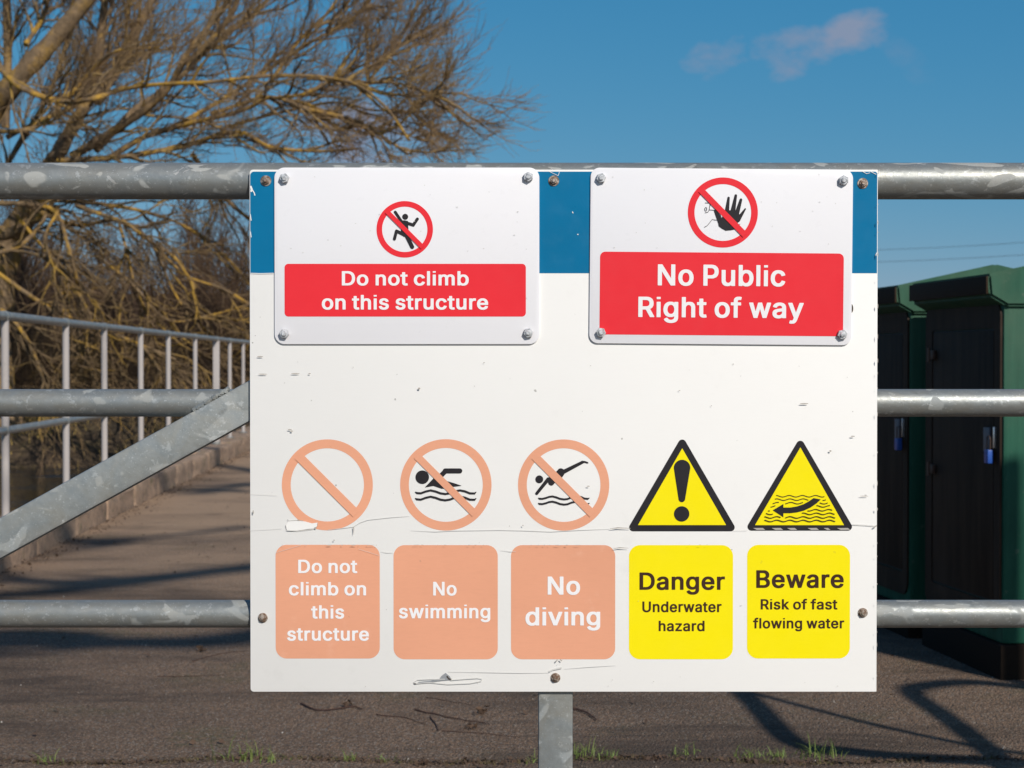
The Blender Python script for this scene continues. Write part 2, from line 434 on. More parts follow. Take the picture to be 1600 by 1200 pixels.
# bold sans-serif letter outlines (1000 units), counters included
GLYPHS = {
    'B': (456, ['390 454 362 480 346 489 319 500 280 507 49 508 41 504 39 499 39 10 44 3 49 1 272 1 308 4 333 9 363 21 390 37 411 57 428 85 438 119 439 155 435 183 421 215 408 233 387 252 361 265 378 277 399 297 412 319 417 339 419 380 416 402 403 435', '307 198 327 174 334 153 330 122 322 108 312 99 300 91 263 82 146 81 146 219 257 218 280 213', '295 410 310 389 315 364 310 340 304 330 289 315 264 301 244 297 146 297 146 428 254 426 275 421']),
    'D': (502, ['423 435 394 461 370 477 340 491 297 503 245 508 49 508 41 504 39 499 39 10 44 3 49 1 239 1 299 7 337 18 368 32 393 48 421 74 451 115 466 147 476 179 483 243 481 298 469 354 451 395 437 418', '319 398 342 375 358 351 368 327 374 302 378 265 377 229 368 182 356 155 342 134 322 114 283 92 236 82 146 81 146 428 217 428 261 423 297 411']),
    'N': (523, ['482 504 474 508 388 508 383 506 378 499 378 172 157 502 147 508 49 508 41 504 39 499 39 10 44 3 136 1 141 3 146 10 145 339 181 281 366 7 376 1 474 1 482 5 484 10 484 499']),
    'P': (445, ['391 453 367 475 349 486 321 498 284 505 253 508 49 508 41 504 39 499 39 10 44 3 136 1 144 5 146 10 146 177 260 177 302 181 349 198 375 216 398 239 411 259 425 296 430 351 425 389 417 413 409 430', '298 406 314 386 323 355 321 317 308 288 282 267 260 260 231 256 146 256 146 428 253 426 282 418']),
    'R': (449, ['392 456 368 477 350 487 297 504 254 508 49 508 41 504 39 499 39 10 44 3 136 1 144 5 146 10 146 188 231 188 337 3 342 1 439 1 447 5 449 19 445 27 342 203 343 206 380 227 399 246 414 270 426 300 430 332 426 393 408 435', '299 408 318 383 324 349 318 312 308 296 299 287 283 278 254 270 146 268 146 428 254 426 283 418']),
    'U': (517, ['476 504 468 508 382 508 373 502 372 177 368 152 353 121 330 98 302 84 271 77 229 80 194 94 169 115 155 137 149 152 145 177 145 499 143 504 135 508 49 508 41 504 39 499 41 147 53 104 66 80 79 61 116 29 162 6 205 -4 233 -7 302 -6 346 4 380 17 415 40 438 61 452 80 464 104 477 148 478 499']),
    'a': (389, ['334 338 300 367 260 383 220 390 164 390 120 382 87 369 62 352 41 332 29 315 20 294 21 282 29 276 87 260 111 260 120 265 126 279 137 291 150 300 180 312 203 313 225 307 243 294 251 280 255 258 254 251 250 247 235 243 144 232 87 219 50 202 31 185 20 168 12 146 9 127 10 93 19 63 27 50 36 38 63 14 101 -1 140 -8 179 -8 212 -3 237 5 255 17 258 5 266 1 348 1 356 5 358 10 358 264 351 305', '255 169 255 143 249 118 239 102 221 86 200 75 165 71 138 77 121 90 113 106 115 126 119 134 135 146 157 155']),
    'b': (424, ['367 333 330 366 307 378 265 389 198 390 165 383 135 366 135 499 133 504 125 508 42 508 34 504 32 499 32 10 37 3 123 1 131 5 134 22 153 7 185 -4 210 -7 265 -6 313 8 343 27 367 50 387 80 401 114 407 139 411 176 410 227 401 271 387 304', '265 297 282 280 289 269 303 231 307 188 300 142 282 105 252 79 229 73 198 75 177 87 159 103 143 134 134 175 134 212 141 246 159 281 176 297 189 305 212 312 228 312 252 304']),
    'c': (396, ['351 337 325 360 290 378 247 389 183 390 150 385 122 377 89 358 63 335 38 300 24 269 15 225 13 180 19 134 34 91 49 65 81 31 100 18 150 -2 183 -7 235 -7 270 -1 306 13 333 30 355 51 371 74 384 106 384 114 379 122 317 138 293 138 285 133 277 111 268 99 243 80 210 72 183 75 160 88 134 118 122 150 117 186 121 229 134 265 160 296 186 309 217 312 249 300 267 285 278 269 284 253 292 248 316 248 378 264 383 272 383 280 377 297 366 318']),
    'd': (424, ['391 504 383 508 300 508 292 504 290 499 290 365 259 383 226 390 173 390 142 385 118 378 84 358 58 334 38 304 23 268 14 227 13 175 18 134 34 88 53 57 81 27 111 8 159 -6 227 -6 263 4 292 22 293 7 302 1 383 1 391 5 393 10 393 499', '254 293 274 269 288 229 291 187 285 144 274 116 265 103 248 87 228 76 212 73 182 75 160 88 143 105 134 117 123 145 117 198 124 244 131 262 143 280 154 292 172 304 196 312 212 312 236 305']),
    'e': (404, ['352 332 311 366 281 380 236 390 167 389 133 381 98 365 62 334 48 317 34 294 18 248 13 208 14 158 24 114 34 91 49 65 81 31 112 12 152 -2 187 -7 232 -7 271 -2 307 9 332 23 359 47 372 64 386 95 385 107 377 113 319 126 295 126 286 121 275 100 253 81 235 74 203 72 166 83 142 103 129 122 119 158 119 160 382 160 387 162 392 170 389 248 371 302', '248 299 264 284 277 264 285 236 120 236 124 253 135 273 150 290 174 306 197 312 213 312 227 309']),
    'f': (254, ['262 515 255 520 229 526 169 528 139 523 114 514 85 492 66 463 60 434 60 385 -5 385 -14 379 -15 319 -10 312 60 310 60 10 67 2 153 1 162 7 163 310 239 310 244 312 249 319 247 381 239 385 163 385 163 419 171 438 184 446 202 448 215 443 238 443 246 448 264 501']),
    'g': (425, ['391 381 383 385 302 385 293 379 291 364 274 376 241 388 160 389 118 378 95 366 61 337 47 320 29 285 18 252 14 229 13 177 17 142 27 109 36 90 58 58 78 40 107 23 140 10 159 6 225 5 256 12 280 23 290 30 289 -11 282 -28 264 -47 239 -60 199 -64 169 -58 143 -43 125 -21 112 -12 86 -12 36 -39 31 -45 30 -56 41 -76 65 -101 88 -117 125 -132 162 -140 229 -142 264 -138 306 -127 338 -110 363 -87 378 -66 389 -38 393 -9 393 376', '255 293 266 281 280 258 291 213 291 177 280 134 266 111 249 96 236 90 213 84 196 84 173 90 143 112 123 150 118 177 117 202 120 229 128 254 134 268 148 286 163 299 185 309 213 312 236 305']),
    'h': (410, ['345 348 326 366 312 374 289 383 260 389 193 389 161 381 135 367 135 499 133 504 125 508 42 508 34 504 32 499 32 10 37 3 125 1 133 5 135 10 135 242 137 251 145 274 165 297 187 307 205 311 220 311 233 307 252 295 264 281 274 254 275 10 277 5 285 1 368 1 376 5 378 10 377 270 367 312 360 327']),
    'i': (167, ['133 381 125 385 42 385 37 383 32 376 32 10 34 5 42 1 125 1 130 3 135 10 135 376', '133 504 125 508 37 506 32 499 34 454 42 450 130 452 135 459']),
    'k': (381, ['379 381 371 385 273 385 268 383 135 255 134 502 125 508 42 508 34 504 32 499 32 10 37 3 125 1 133 5 135 10 135 141 150 154 155 151 278 3 283 1 383 1 391 5 393 10 391 23 228 217 379 363 381 367']),
    'l': (167, ['133 504 125 508 42 508 37 506 32 499 32 10 34 5 42 1 125 1 130 3 135 10 135 499']),
    'm': (610, ['546 352 527 369 510 379 480 389 456 392 407 391 373 383 351 374 320 349 290 377 252 391 182 390 159 383 134 367 131 381 123 385 37 383 32 376 32 10 34 5 42 1 125 1 133 5 135 10 136 256 146 281 163 299 187 311 206 312 223 307 233 300 243 291 252 272 254 7 263 1 351 3 356 10 357 258 364 280 377 297 389 305 415 313 434 310 455 300 464 292 473 270 476 7 485 1 573 3 578 10 577 281 568 317']),
    'n': (410, ['345 348 326 366 312 374 289 383 260 389 193 389 156 379 134 366 131 381 123 385 42 385 34 381 32 376 32 10 37 3 125 1 133 5 135 10 135 242 137 251 145 274 165 297 187 307 205 311 220 311 233 307 252 295 264 281 274 254 275 10 277 5 285 1 368 1 376 5 378 10 377 270 367 312 360 327']),
    'o': (415, ['355 332 330 355 303 372 269 384 231 390 169 389 122 377 89 358 63 335 38 300 24 269 15 225 13 180 19 134 34 91 49 65 81 31 100 18 150 -2 183 -7 246 -6 280 3 316 18 355 52 377 83 389 108 398 139 402 174 401 225 392 266 377 300', '261 291 282 263 295 224 297 174 287 130 266 97 242 79 210 72 183 75 167 83 150 97 134 118 126 136 119 164 117 196 120 224 128 252 134 265 150 286 167 300 186 309 198 312 229 309 242 304']),
    'r': (259, ['262 385 254 390 183 390 153 382 134 370 131 381 123 385 42 385 34 381 32 376 32 10 37 3 125 1 133 5 135 10 135 248 137 256 151 283 174 300 202 308 254 305 262 310 264 315']),
    's': (365, ['318 344 284 371 251 384 220 390 153 390 122 384 83 368 70 360 46 337 29 304 26 260 33 230 49 206 70 188 107 170 224 141 241 128 247 111 246 104 238 91 219 78 191 71 173 71 139 82 124 96 113 124 105 128 81 128 24 116 15 107 15 97 24 68 43 40 59 25 79 13 115 -1 161 -7 219 -6 240 -3 279 9 307 25 331 49 342 66 352 104 351 138 336 173 309 198 288 211 242 225 170 241 148 249 136 258 130 275 133 289 146 302 163 311 179 315 206 312 225 303 239 288 248 268 257 263 281 263 336 275 344 281 345 293 335 318']),
    't': (227, ['145 468 137 472 49 470 44 463 44 385 -5 385 -13 381 -15 319 -13 315 -5 310 44 310 44 92 50 61 61 38 90 12 116 2 145 -3 206 -2 228 4 234 12 234 22 221 74 213 78 163 76 154 81 148 94 147 310 220 312 225 319 225 376 223 381 215 385 147 385']),
    'u': (410, ['376 381 368 385 285 385 277 381 275 376 275 155 272 131 259 106 244 91 225 80 205 75 177 79 165 86 153 96 139 119 135 143 135 376 133 381 125 385 42 385 34 381 32 376 33 116 40 84 51 58 64 40 84 22 115 5 133 0 162 -4 203 -4 231 0 259 10 276 22 278 7 287 1 368 1 376 5 378 10 378 376']),
    'v': (389, ['390 381 382 385 294 385 285 380 195 142 104 380 95 385 6 385 -2 381 -4 376 -2 362 140 13 147 3 237 1 246 6 389 359 392 367']),
    'w': (567, ['564 381 556 385 469 385 461 381 397 167 335 381 327 385 236 383 229 371 170 167 106 381 98 385 7 383 2 376 2 366 119 5 127 1 210 1 218 5 276 199 285 221 294 183 349 5 357 1 445 3 454 21 566 366']),
    'y': (389, ['390 381 382 385 294 385 285 380 195 142 104 380 95 385 6 385 -2 381 -4 367 -1 359 140 15 127 -24 117 -42 106 -52 95 -57 50 -54 42 -59 26 -112 26 -121 31 -129 63 -136 130 -134 152 -128 176 -115 203 -87 225 -46 389 359 392 367']),
    'z': (380, ['352 381 344 385 37 385 29 381 27 315 34 307 219 305 23 67 21 10 26 3 31 1 350 1 358 5 360 71 353 79 160 80 352 317 354 322']),
}

# ---------------------------------------------------------------- sign board geometry (flat things measured on the board's own plane)
YB = 2.4545                              # front face of the big board
S = 1100.0                               # photograph pixels per metre on the board
_c = at_plane(881, 674, YB)
BCX, BCZ = _c.x, _c.z


def b2(px, py):
    """photograph pixel -> x, z in metres on the board's plane"""
    return (BCX + (px - 881) / S, BCZ - (py - 674) / S)


class Sheet:
    """flat pieces of print stacked on a face; every piece gets its own hair-thin level"""
    def __init__(s, front, conv=b2, step=6e-5):
        s.y = front; s.conv = conv; s.bm = bmesh.new(); s.k = 0; s.step = step

    def loops(s, loops):
        """one piece: outer loop (+ optional second loop of same length for a ring)"""
        y = s.y - s.k * s.step; s.k += 1
        if len(loops) == 2:
            A, B = [[s.bm.verts.new((s.conv(*p)[0], y, s.conv(*p)[1])) for p in l] for l in loops]
            n = len(A)
            for i in range(n): s.bm.faces.new((A[i], A[(i + 1) % n], B[(i + 1) % n], B[i]))
        else:
            vs = [s.bm.verts.new((s.conv(*p)[0], y, s.conv(*p)[1])) for p in loops[0]]
            f = s.bm.faces.new(vs)
            bmesh.ops.triangulate(s.bm, faces=[f], ngon_method='EAR_CLIP')

    def disc(s, cx, cy, r, n=40, ry=None): s.loops([[(cx + r * math.cos(2 * math.pi * i / n), cy + (ry or r) * math.sin(2 * math.pi * i / n)) for i in range(n)]])

    def ring(s, cx, cy, r, ri, n=96):
        s.loops([[(cx + q * math.cos(2 * math.pi * i / n), cy + q * math.sin(2 * math.pi * i / n)) for i in range(n)] for q in (r, ri)])

    def capsule(s, a, b, wa, wb=None, n=10):
        wb = wa if wb is None else wb
        t = math.atan2(b[1] - a[1], b[0] - a[0])
        l = [(b[0] + wb / 2 * math.cos(t - math.pi / 2 + math.pi * i / n), b[1] + wb / 2 * math.sin(t - math.pi / 2 + math.pi * i / n)) for i in range(n + 1)]
        l += [(a[0] + wa / 2 * math.cos(t + math.pi / 2 + math.pi * i / n), a[1] + wa / 2 * math.sin(t + math.pi / 2 + math.pi * i / n)) for i in range(n + 1)]
        s.loops([l])

    def stroke(s, pts, w, close=False):
        """ribbon of width w (number or one per point) along a polyline"""
        ws = w if isinstance(w, (list, tuple)) else [w] * len(pts)
        L, R = [], []
        for i, p in enumerate(pts):
            a = pts[max(i - 1, 0)]; b = pts[min(i + 1, len(pts) - 1)]
            dx, dy = b[0] - a[0], b[1] - a[1]; q = math.hypot(dx, dy) or 1
            nx, ny = -dy / q * ws[i] / 2, dx / q * ws[i] / 2
            L.append((p[0] + nx, p[1] + ny)); R.append((p[0] - nx, p[1] - ny))
        y = s.y - s.k * s.step; s.k += 1
        vl = [s.bm.verts.new((s.conv(*p)[0], y, s.conv(*p)[1])) for p in L]
        vr = [s.bm.verts.new((s.conv(*p)[0], y, s.conv(*p)[1])) for p in R]
        for i in range(len(pts) - 1): s.bm.faces.new((vl[i], vl[i + 1], vr[i + 1], vr[i]))

    def wave(s, x0, x1, y, amp, wl_, ph, w, n=4):
        k = max(int((x1 - x0) / wl_ * 4 * n), 4)
        s.stroke([(x0 + (x1 - x0) * i / k, y + amp * math.sin(2 * math.pi * (x0 + (x1 - x0) * i / k - ph) / wl_)) for i in range(k + 1)], w)

    def done(s, name, m, parent):
        for f in s.bm.faces:
            f.normal_update()
            if f.normal.y > 0: f.normal_flip()
        return bobj(name, s.bm, m, parent)


def rrect(x0, y0, x1, y1, r, n=8):
    rs = r if isinstance(r, tuple) else (r,) * 4                 # tl, tr, br, bl
    out = []
    for (cx, cy, a0, q) in ((x0 + rs[0], y0 + rs[0], 180, rs[0]), (x1 - rs[1], y0 + rs[1], 270, rs[1]), (x1 - rs[2], y1 - rs[2], 0, rs[2]), (x0 + rs[3], y1 - rs[3], 90, rs[3])):
        if q == 0: out.append((cx, cy)); continue
        for i in range(n + 1):
            a = math.radians(a0 + 90 * i / n)
            out.append((cx + q * math.cos(a), cy + q * math.sin(a)))
    return out


def plate(name, loop, front, thick, m, parent, conv=b2, edge_mat=None, bev=.0006):
    bm = bmesh.new()
    vs = [bm.verts.new((conv(*p)[0], front, conv(*p)[1])) for p in loop]
    f = bm.faces.new(vs)
    f.normal_update()
    if f.normal.y > 0: f.normal_flip()
    r = bmesh.ops.extrude_face_region(bm, geom=[f])
    nv = [v for v in r['geom'] if isinstance(v, bmesh.types.BMVert)]
    # the extruded copy becomes the front, original the back
    for v in vs: v.co.y = front + thick
    top = [g for g in r['geom'] if isinstance(g, bmesh.types.BMFace)][0]
    if bev:
        bmesh.ops.bevel(bm, geom=list(top.edges), offset=bev, segments=2, affect='EDGES', profile=.5)
    bmesh.ops.recalc_face_normals(bm, faces=bm.faces)
    o = bobj(name, bm, m, parent, smooth=True)
    if edge_mat:
        o.data.materials.append(edge_mat)
        for p in o.data.polygons:
            if abs(p.normal.y) < .8: p.material_index = 1
    return o


def text_line(txt, x0, x1, base, cap, front, m, parent, conv=b2, tail_name='lettering'):
    """one printed line: ink spans x0..x1 px, baseline and capital height in px"""
    K = cap / 509.0
    pen = 0; polys = []
    lo, hi = 1e9, -1e9
    for ch in txt:
        if ch == ' ':
            pen += 172; continue
        adv, loops = GLYPHS[ch]
        for l in loops:
            v = list(map(int, l.split()))
            pts = [(v[i] + pen, v[i + 1]) for i in range(0, len(v), 2)]
            polys.append(pts)
            lo = min(lo, min(p[0] for p in pts)); hi = max(hi, max(p[0] for p in pts))
        pen += adv + 26
    kx = (x1 - x0) / (hi - lo)
    cu = bpy.data.curves.new(tail_name, 'CURVE'); cu.dimensions = '2D'; cu.fill_mode = 'BOTH'
    for pts in polys:
        sp = cu.splines.new('POLY'); sp.points.add(len(pts) - 1)
        for i, p in enumerate(pts):
            q = conv(x0 + (p[0] - lo) * kx, base - p[1] * K)
            sp.points[i].co = (q[0], q[1], 0, 1)
        sp.use_cyclic_u = True
    tmp = bpy.data.objects.new('t', cu)
    me0 = tmp.to_mesh()
    co = [(v.co.x, front, v.co.y) for v in me0.vertices]
    fs = [tuple(p.vertices) for p in me0.polygons]
    tmp.to_mesh_clear(); bpy.data.objects.remove(tmp); bpy.data.curves.remove(cu)
    me = bpy.data.meshes.new(tail_name)
    me.from_pydata(co, [], fs)
    me.update()
    if me.polygons and me.polygons[0].normal.y > 0: me.flip_normals()
    return link(tail_name, me, m, parent)


def bolt(px, py, front, m, parent, r=.0066, h=.0055, conv=b2, rot=.3, washer=.0092, stud=True, name='bolt', wm=None):
    x, z = conv(px, py)
    bm = bmesh.new()
    pr = [(r * math.cos(rot + math.pi / 3 * i), r * math.sin(rot + math.pi / 3 * i)) for i in range(6)]
    rings = []
    for (yy, k) in ((front - .0012, 1), (front - h * .85, 1), (front - h, .86)):
        rings.append([bm.verts.new((x + a * k, yy, z + b * k)) for a, b in pr])
    for A, B in zip(rings, rings[1:]):
        for i in range(6): bm.faces.new((A[i], A[(i + 1) % 6], B[(i + 1) % 6], B[i]))
    bm.faces.new(rings[-1])
    if stud:
        add_tube(bm, [(x, front - h * .5, z), (x, front - h * 1.25, z), (x, front - h * 1.5, z)], [r * .55, r * .55, r * .38], 14)
    bmesh.ops.recalc_face_normals(bm, faces=bm.faces)
    o = bobj(name, bm, m, parent)
    if washer:
        bm = bmesh.new()
        add_tube(bm, [(x, front, z), (x, front - .0009, z), (x, front - .0013, z)], [washer, washer, washer * .93], 24)
        bmesh.ops.recalc_face_normals(bm, faces=bm.faces)
        bobj('washer', bm, wm or m, o)
    return o


# ---- the big board
board = empty('safety_notice_board', (BCX, YB, BCZ - 409 / S))
tag(board, 'large white board bolted to the gate, with blue band and rows of warning symbols', 'sign board')


def reparent(root):
    """children were built in world coordinates: keep them there under a root that has its own place"""
    inv = Matrix.Translation(root.location).inverted()
    for o in root.children: o.matrix_parent_inverse = inv


plate('panel', rrect(390.5, 265.5, 1370.8, 1082, (5, 1, 1, 5), 3), YB, .004, M_board, board, edge_mat=M_board_edge, bev=.0004)
L1, L2, L3, L4 = YB - .0002, YB - .0006, YB - .0011, YB - .0018

sh = Sheet(L1); sh.loops([rrect(391.5, 268.6, 1369.8, 427, (6, 4, 0, 0), 4)]); band = sh.done('blue_band', M_blue, board)
sh = Sheet(L2)
for p, w in (([(392, 291), (394, 296), (393, 300)], 3), ([(395, 297), (398, 302), (399, 306)], 1.5), ([(391.6, 335), (393, 345)], 1.3), ([(391.8, 362), (393, 371)], 1.2),
             ([(894, 331), (895.5, 333.5)], 1.4), ([(902, 366), (903.5, 367)], 1.6), ([(858, 268.5), (872, 275)], .7), ([(872, 275), (874, 269)], .7), ([(392, 427), (408, 427.6), (428, 427)], 1.1),
             ([(1369, 395), (1367.5, 400)], 1.2), ([(1360, 269), (1368, 273)], .9), ([(1346, 268), (1353, 272), (1358, 270.5)], .9)):
    sh.stroke(p, w)
sh.done('paint_chips', M_board, band)['kind'] = 'stuff'

# printed warnings, row of symbols
for (cx, cy, r, ri, bw) in ((511.2, 757.7, 71.2, 57.3, 14), (696.5, 757.7, 71.5, 57.8, 11.4), (880.7, 758, 71.4, 57.6, 12.6)):
    sh = Sheet(L1); sh.ring(cx, cy, r, ri)
    q = (r + ri) / 2 / math.sqrt(2)
    sy = Sheet(L3); sy.stroke([(cx - q, cy - q), (cx + q, cy + q)], bw)
    ringo = sh.done('prohibition_ring', M_peach, board)
    sy.done('diagonal_bar', M_peach, ringo)
    if cx > 600 and cx < 800:
        ringo['label'] = 'faded orange prohibition ring over a black swimmer and waves'
        k = 4.571; f = lambda x, y: (430 + x / k, 680 + y / k)
        sh = Sheet(L2)
        sh.disc(*f(1050, 300), 48.5 / k)
        sh.capsule(f(1318, 255), f(1214, 255), 36 / k); sh.stroke([f(1222, 250), f(1185, 288), f(1150, 318)], 34 / k)
        sh.loops([[f(*p) for p in ((1068, 373), (1132, 306), (1160, 312), (1235, 330), (1285, 345), (1332, 361), (1275, 368), (1230, 380), (1190, 382), (1130, 362))]])
        for dy in (0, 45):
            pts = [(998, 405), (1012, 413), (1040, 415), (1075, 402), (1110, 394), (1145, 402), (1180, 415), (1215, 420), (1250, 414), (1285, 400), (1320, 394), (1355, 401), (1390, 415), (1425, 416), (1436, 405)]
            sh.stroke([f(x, y + dy) for x, y in pts], [1.2] + [15 / k] * 13 + [1.2])
        sh.done('swimmer_pictogram', M_black, ringo)
    elif cx > 800:
        ringo['label'] = 'faded orange prohibition ring over a black diver and waves'
        k = 7.5; f = lambda x, y: (800 + x / k, 680 + y / k)
        sh = Sheet(L2)
        sh.disc(*f(320, 517), 46 / k)
        sh.capsule(f(290, 683), f(425, 515), 36 / k, 44 / k)
        sh.loops([[f(*p) for p in ((405, 520), (440, 488), (520, 425), (550, 392), (575, 387), (602, 397), (618, 430), (612, 460), (590, 492), (505, 555), (485, 582), (462, 592), (435, 580), (425, 560))]])
        sh.stroke([f(600, 432), f(830, 314)], [48 / k, 34 / k])
        sh.loops([[f(*p) for p in ((815, 298), (855, 302), (893, 316), (897, 327), (885, 332), (850, 322), (833, 330))]])
        for dy in (0, 61):
            pts = [(306, 735), (322, 744), (355, 746), (400, 735), (435, 722), (475, 717), (520, 728), (560, 744), (610, 752), (650, 748), (700, 728), (760, 715), (810, 724), (850, 742), (890, 746), (910, 735)]
            sh.stroke([f(x, y + dy) for x, y in pts], [1] + [22 / k] * 14 + [1])
        sh.done('diver_pictogram', M_black, ringo)
    else:
        ringo['label'] = 'faded orange prohibition ring with an empty middle and torn lower edge'
        sh = Sheet(L3 - .0003)
        f = lambda x, y: (430 + x / 4.571, 680 + y / 4.571)
        sh.loops([[f(*p) for p in ((95, 608), (165, 609), (215, 617), (262, 630), (303, 624), (300, 650), (282, 668), (240, 670), (160, 682), (85, 686), (74, 650))]])
        sh.done('torn_patch', M_board, ringo)
        sh = Sheet(L3 - .0007)
        sh.stroke([f(88, 600), (f(93, 612)), f(160, 608), f(200, 612)], .8)
        sh.stroke([f(158, 607), f(172, 608)], 2); sh.disc(*f(285, 664), 1.8, 8)
        sh.stroke([f(75, 640), f(80, 682), f(160, 684), f(275, 670)], .55)
        sh.stroke([f(303, 624), f(300, 648), f(286, 664)], .5)
        sh.done('tear_edge', M_scratch, ringo)['kind'] = 'stuff'

# warning triangles
def tri(apex, bl, br, r, n=7):
    P = [apex, br, bl]; out = []
    for i in range(3):
        a, b, c = Vector(P[i - 1]), Vector(P[i]), Vector(P[(i + 1) % 3])
        u, v = (a - b).normalized(), (c - b).normalized()
        half = u.angle(v) / 2
        ctr = b + (u + v).normalized() * (r / math.sin(half))
        p0 = b + u * (r / math.tan(half)); p1 = b + v * (r / math.tan(half))
        a0 = math.atan2(p0.y - ctr.y, p0.x - ctr.x); a1 = math.atan2(p1.y - ctr.y, p1.x - ctr.x)
        dlt = (a1 - a0 + math.pi) % (2 * math.pi) - math.pi
        out += [(ctr.x + r * math.cos(a0 + dlt * k / n), ctr.y + r * math.sin(a0 + dlt * k / n)) for k in range(n + 1)]
    return out


for i, (ap, bl, br, iap, ibl, ibr) in enumerate((((1066, 680.5), (978.5, 830.5), (1153, 830.5), (1066, 700.5), (997, 820.6), (1134.8, 820.6)),
                                                 ((1250.7, 682.5), (1163.5, 829.5), (1336.5, 829.5), (1250.7, 699), (1180, 820.7), (1319.3, 820.7)))):
    sh = Sheet(L1); sh.loops([tri(ap, bl, br, 6.3)])
    t = sh.done('warning_triangle', M_black, board)
    sh = Sheet(L2); sh.loops([[iap, ibr, ibl]]); sh.done('yellow_field', M_yellow, t)
    sh = Sheet(L3)
    if i == 0:
        t['label'] = 'yellow and black warning triangle with an exclamation mark'
        top = [(1065.8 + 12.9 * math.cos(a), 731.2 + 12.9 * math.sin(a)) for a in [math.pi + math.pi * k / 14 for k in range(15)]]
        bot = [(1065.5 + 5.2 * math.cos(a), 779.5 + 5.2 * math.sin(a)) for a in [math.pi * k / 8 for k in range(9)]]
        sh.loops([top + bot]); sh.disc(1065.3, 803, 12)
        sh.done('exclamation_mark', M_black, t)
    else:
        t['label'] = 'yellow and black warning triangle with an arrow across rippled water'
        k = 7.5; f = lambda x, y: (1160 + x / k, 680 + y / k)
        tp = [(480, 848), (560, 848), (640, 835), (720, 808), (780, 775), (835, 737)]
        bt = [(920, 753), (870, 800), (800, 848), (720, 885), (640, 905), (560, 914), (480, 914)]
        sh.loops([[f(*p) for p in ((357, 880), (482, 806), (482, 962))]]); sh.loops([[f(*p) for p in [(478, 848)] + tp[1:] + bt[:-1] + [(478, 914)]]])
        sh.done('current_arrow', M_black, t)
        sh = Sheet(L3)
        for y, spans, ph in ((715, ((398, 963),), 430), (755, ((383, 775), (942, 980)), 440), (796, ((357, 430), (505, 712), (908, 1002)), 450),
                         (833, ((333, 388), (870, 1028)), 440), (878, ((303, 325), (765, 1055)), 430), (920, ((278, 360), (700, 1083)), 440),
                         (962, ((260, 450), (505, 1090)), 440), (1003, ((260, 1090),), 440)):
            for (a, b) in spans:
                x0, y0 = f(a, y); x1, _ = f(b, y)
                sh.wave(x0, x1, y0, 1.25, 20.6, 1160 + (ph - 150) / k, 1.35)
        sh.done('current_pictogram', M_ink, t)
        sh = Sheet(L2 - .0002)
        for a, b in ((1177, 1196), (1206, 1224), (1230, 1246), (1262, 1280), (1287, 1298), (1308, 1329)):
            sh.loops([[(a, 825.2), (b - 4, 825.0), (b, 828), (a + 6, 828.2)]])
        sh.done('worn_edge', M_scratch, t)['kind'] = 'stuff'

# caption stickers
caps = [((430, 851.5, 593, 1029.8), M_peach, M_white_ink, 'faded orange caption sticker reading Do not climb on this structure',
         (('Do not', 465.5, 558, 895.8, 21), ('climb on', 450.8, 571.6, 930.8, 21), ('this', 485.5, 537.3, 967.2, 21), ('structure', 448, 576, 1001.8, 21))),
        ((614.6, 852, 777.7, 1031), M_peach, M_white_ink, 'faded orange caption sticker reading No swimming', (('No', 676.6, 713.3, 931, 21.6), ('swimming', 623, 766, 966.8, 21.6))),
        ((798.4, 852, 961.5, 1031), M_peach, M_white_ink, 'faded orange caption sticker reading No diving', (('No', 855.8, 906.5, 929.7, 28.6), ('diving', 821, 938, 978, 28.6))),
        ((983, 852, 1145.8, 1031), M_yellow, M_ink, 'yellow caption sticker reading Danger Underwater hazard', (('Danger', 999.5, 1133.2, 922, 27.3), ('Underwater', 1004, 1128, 957, 16.8), ('hazard', 1029.6, 1101.4, 986.8, 16.4))),
        ((1167.9, 851.6, 1328.9, 1029.8), M_yellow, M_ink, 'yellow caption sticker reading Beware Risk of fast flowing water', (('Beware', 1182.2, 1319, 919, 27.8), ('Risk of fast', 1189.2, 1309.3, 952.8, 16.2), ('flowing water', 1177.3, 1320, 982.5, 16.2)))]
for rect, m, mt, lab, lines in caps:
    sh = Sheet(L1); sh.loops([rrect(*rect, 17.5, 10)])
    st = sh.done('caption_sticker', m, board); st['label'] = lab
    for ln in lines: text_line(*ln, L2, mt, st)

# wear on the board: hairline cracks, specks, scraped patch
sh = Sheet(L3 - .0004)
R = random.Random(5)
for _ in range(24):
    x, y = R.uniform(396, 1362), R.uniform(548, 1076)
    if R.random() < .6: y = R.choice((R.uniform(548, 680), R.uniform(1036, 1076)))
    r = R.choice((.4, .5, .6, .9)); sh.disc(x, y, r * R.uniform(.8, 1.8), 7, ry=r * .7)
for (x, y, w, h) in ((407, 557, 5, .9), (411, 584.5, 7, .8), (462, 583.5, 7, .8), (484, 583.6, 2, .8), (655, 607, 2, 1.6), (1256, 630.5, 7, .9), (453, 671, 3.2, .9), (456, 673.5, 2, 1.2), (1350, 775, 7, .6), (1297, 704.5, 1.8, 1.4),
                     (1332, 681.5, 3.5, .9), (919, 759.5, 2.6, .8), (817, 821, .9, 1.2), (522, 844, 1.1, 1.1), (389.8 + 6, 800, 1, 3)):
    sh.disc(x, y, w, 9, ry=h)
for pts, w in (([(552.5, 823), (552.8, 828), (552.2, 835.5)], [1.6, 1.3, .3]), ([(953, 826), (965, 824.5), (985, 825.3)], [.6, 1.8, .7]), ([(958, 857), (968, 855.6), (982, 856.3)], [.6, 1.6, .5]),
               ([(875, 1030.5), (878, 1033)], 2), ([(871, 1031), (868.5, 1034)], 1.8), ([(1369.5, 821), (1365, 824)], 1.8)):
    sh.stroke(pts, w)
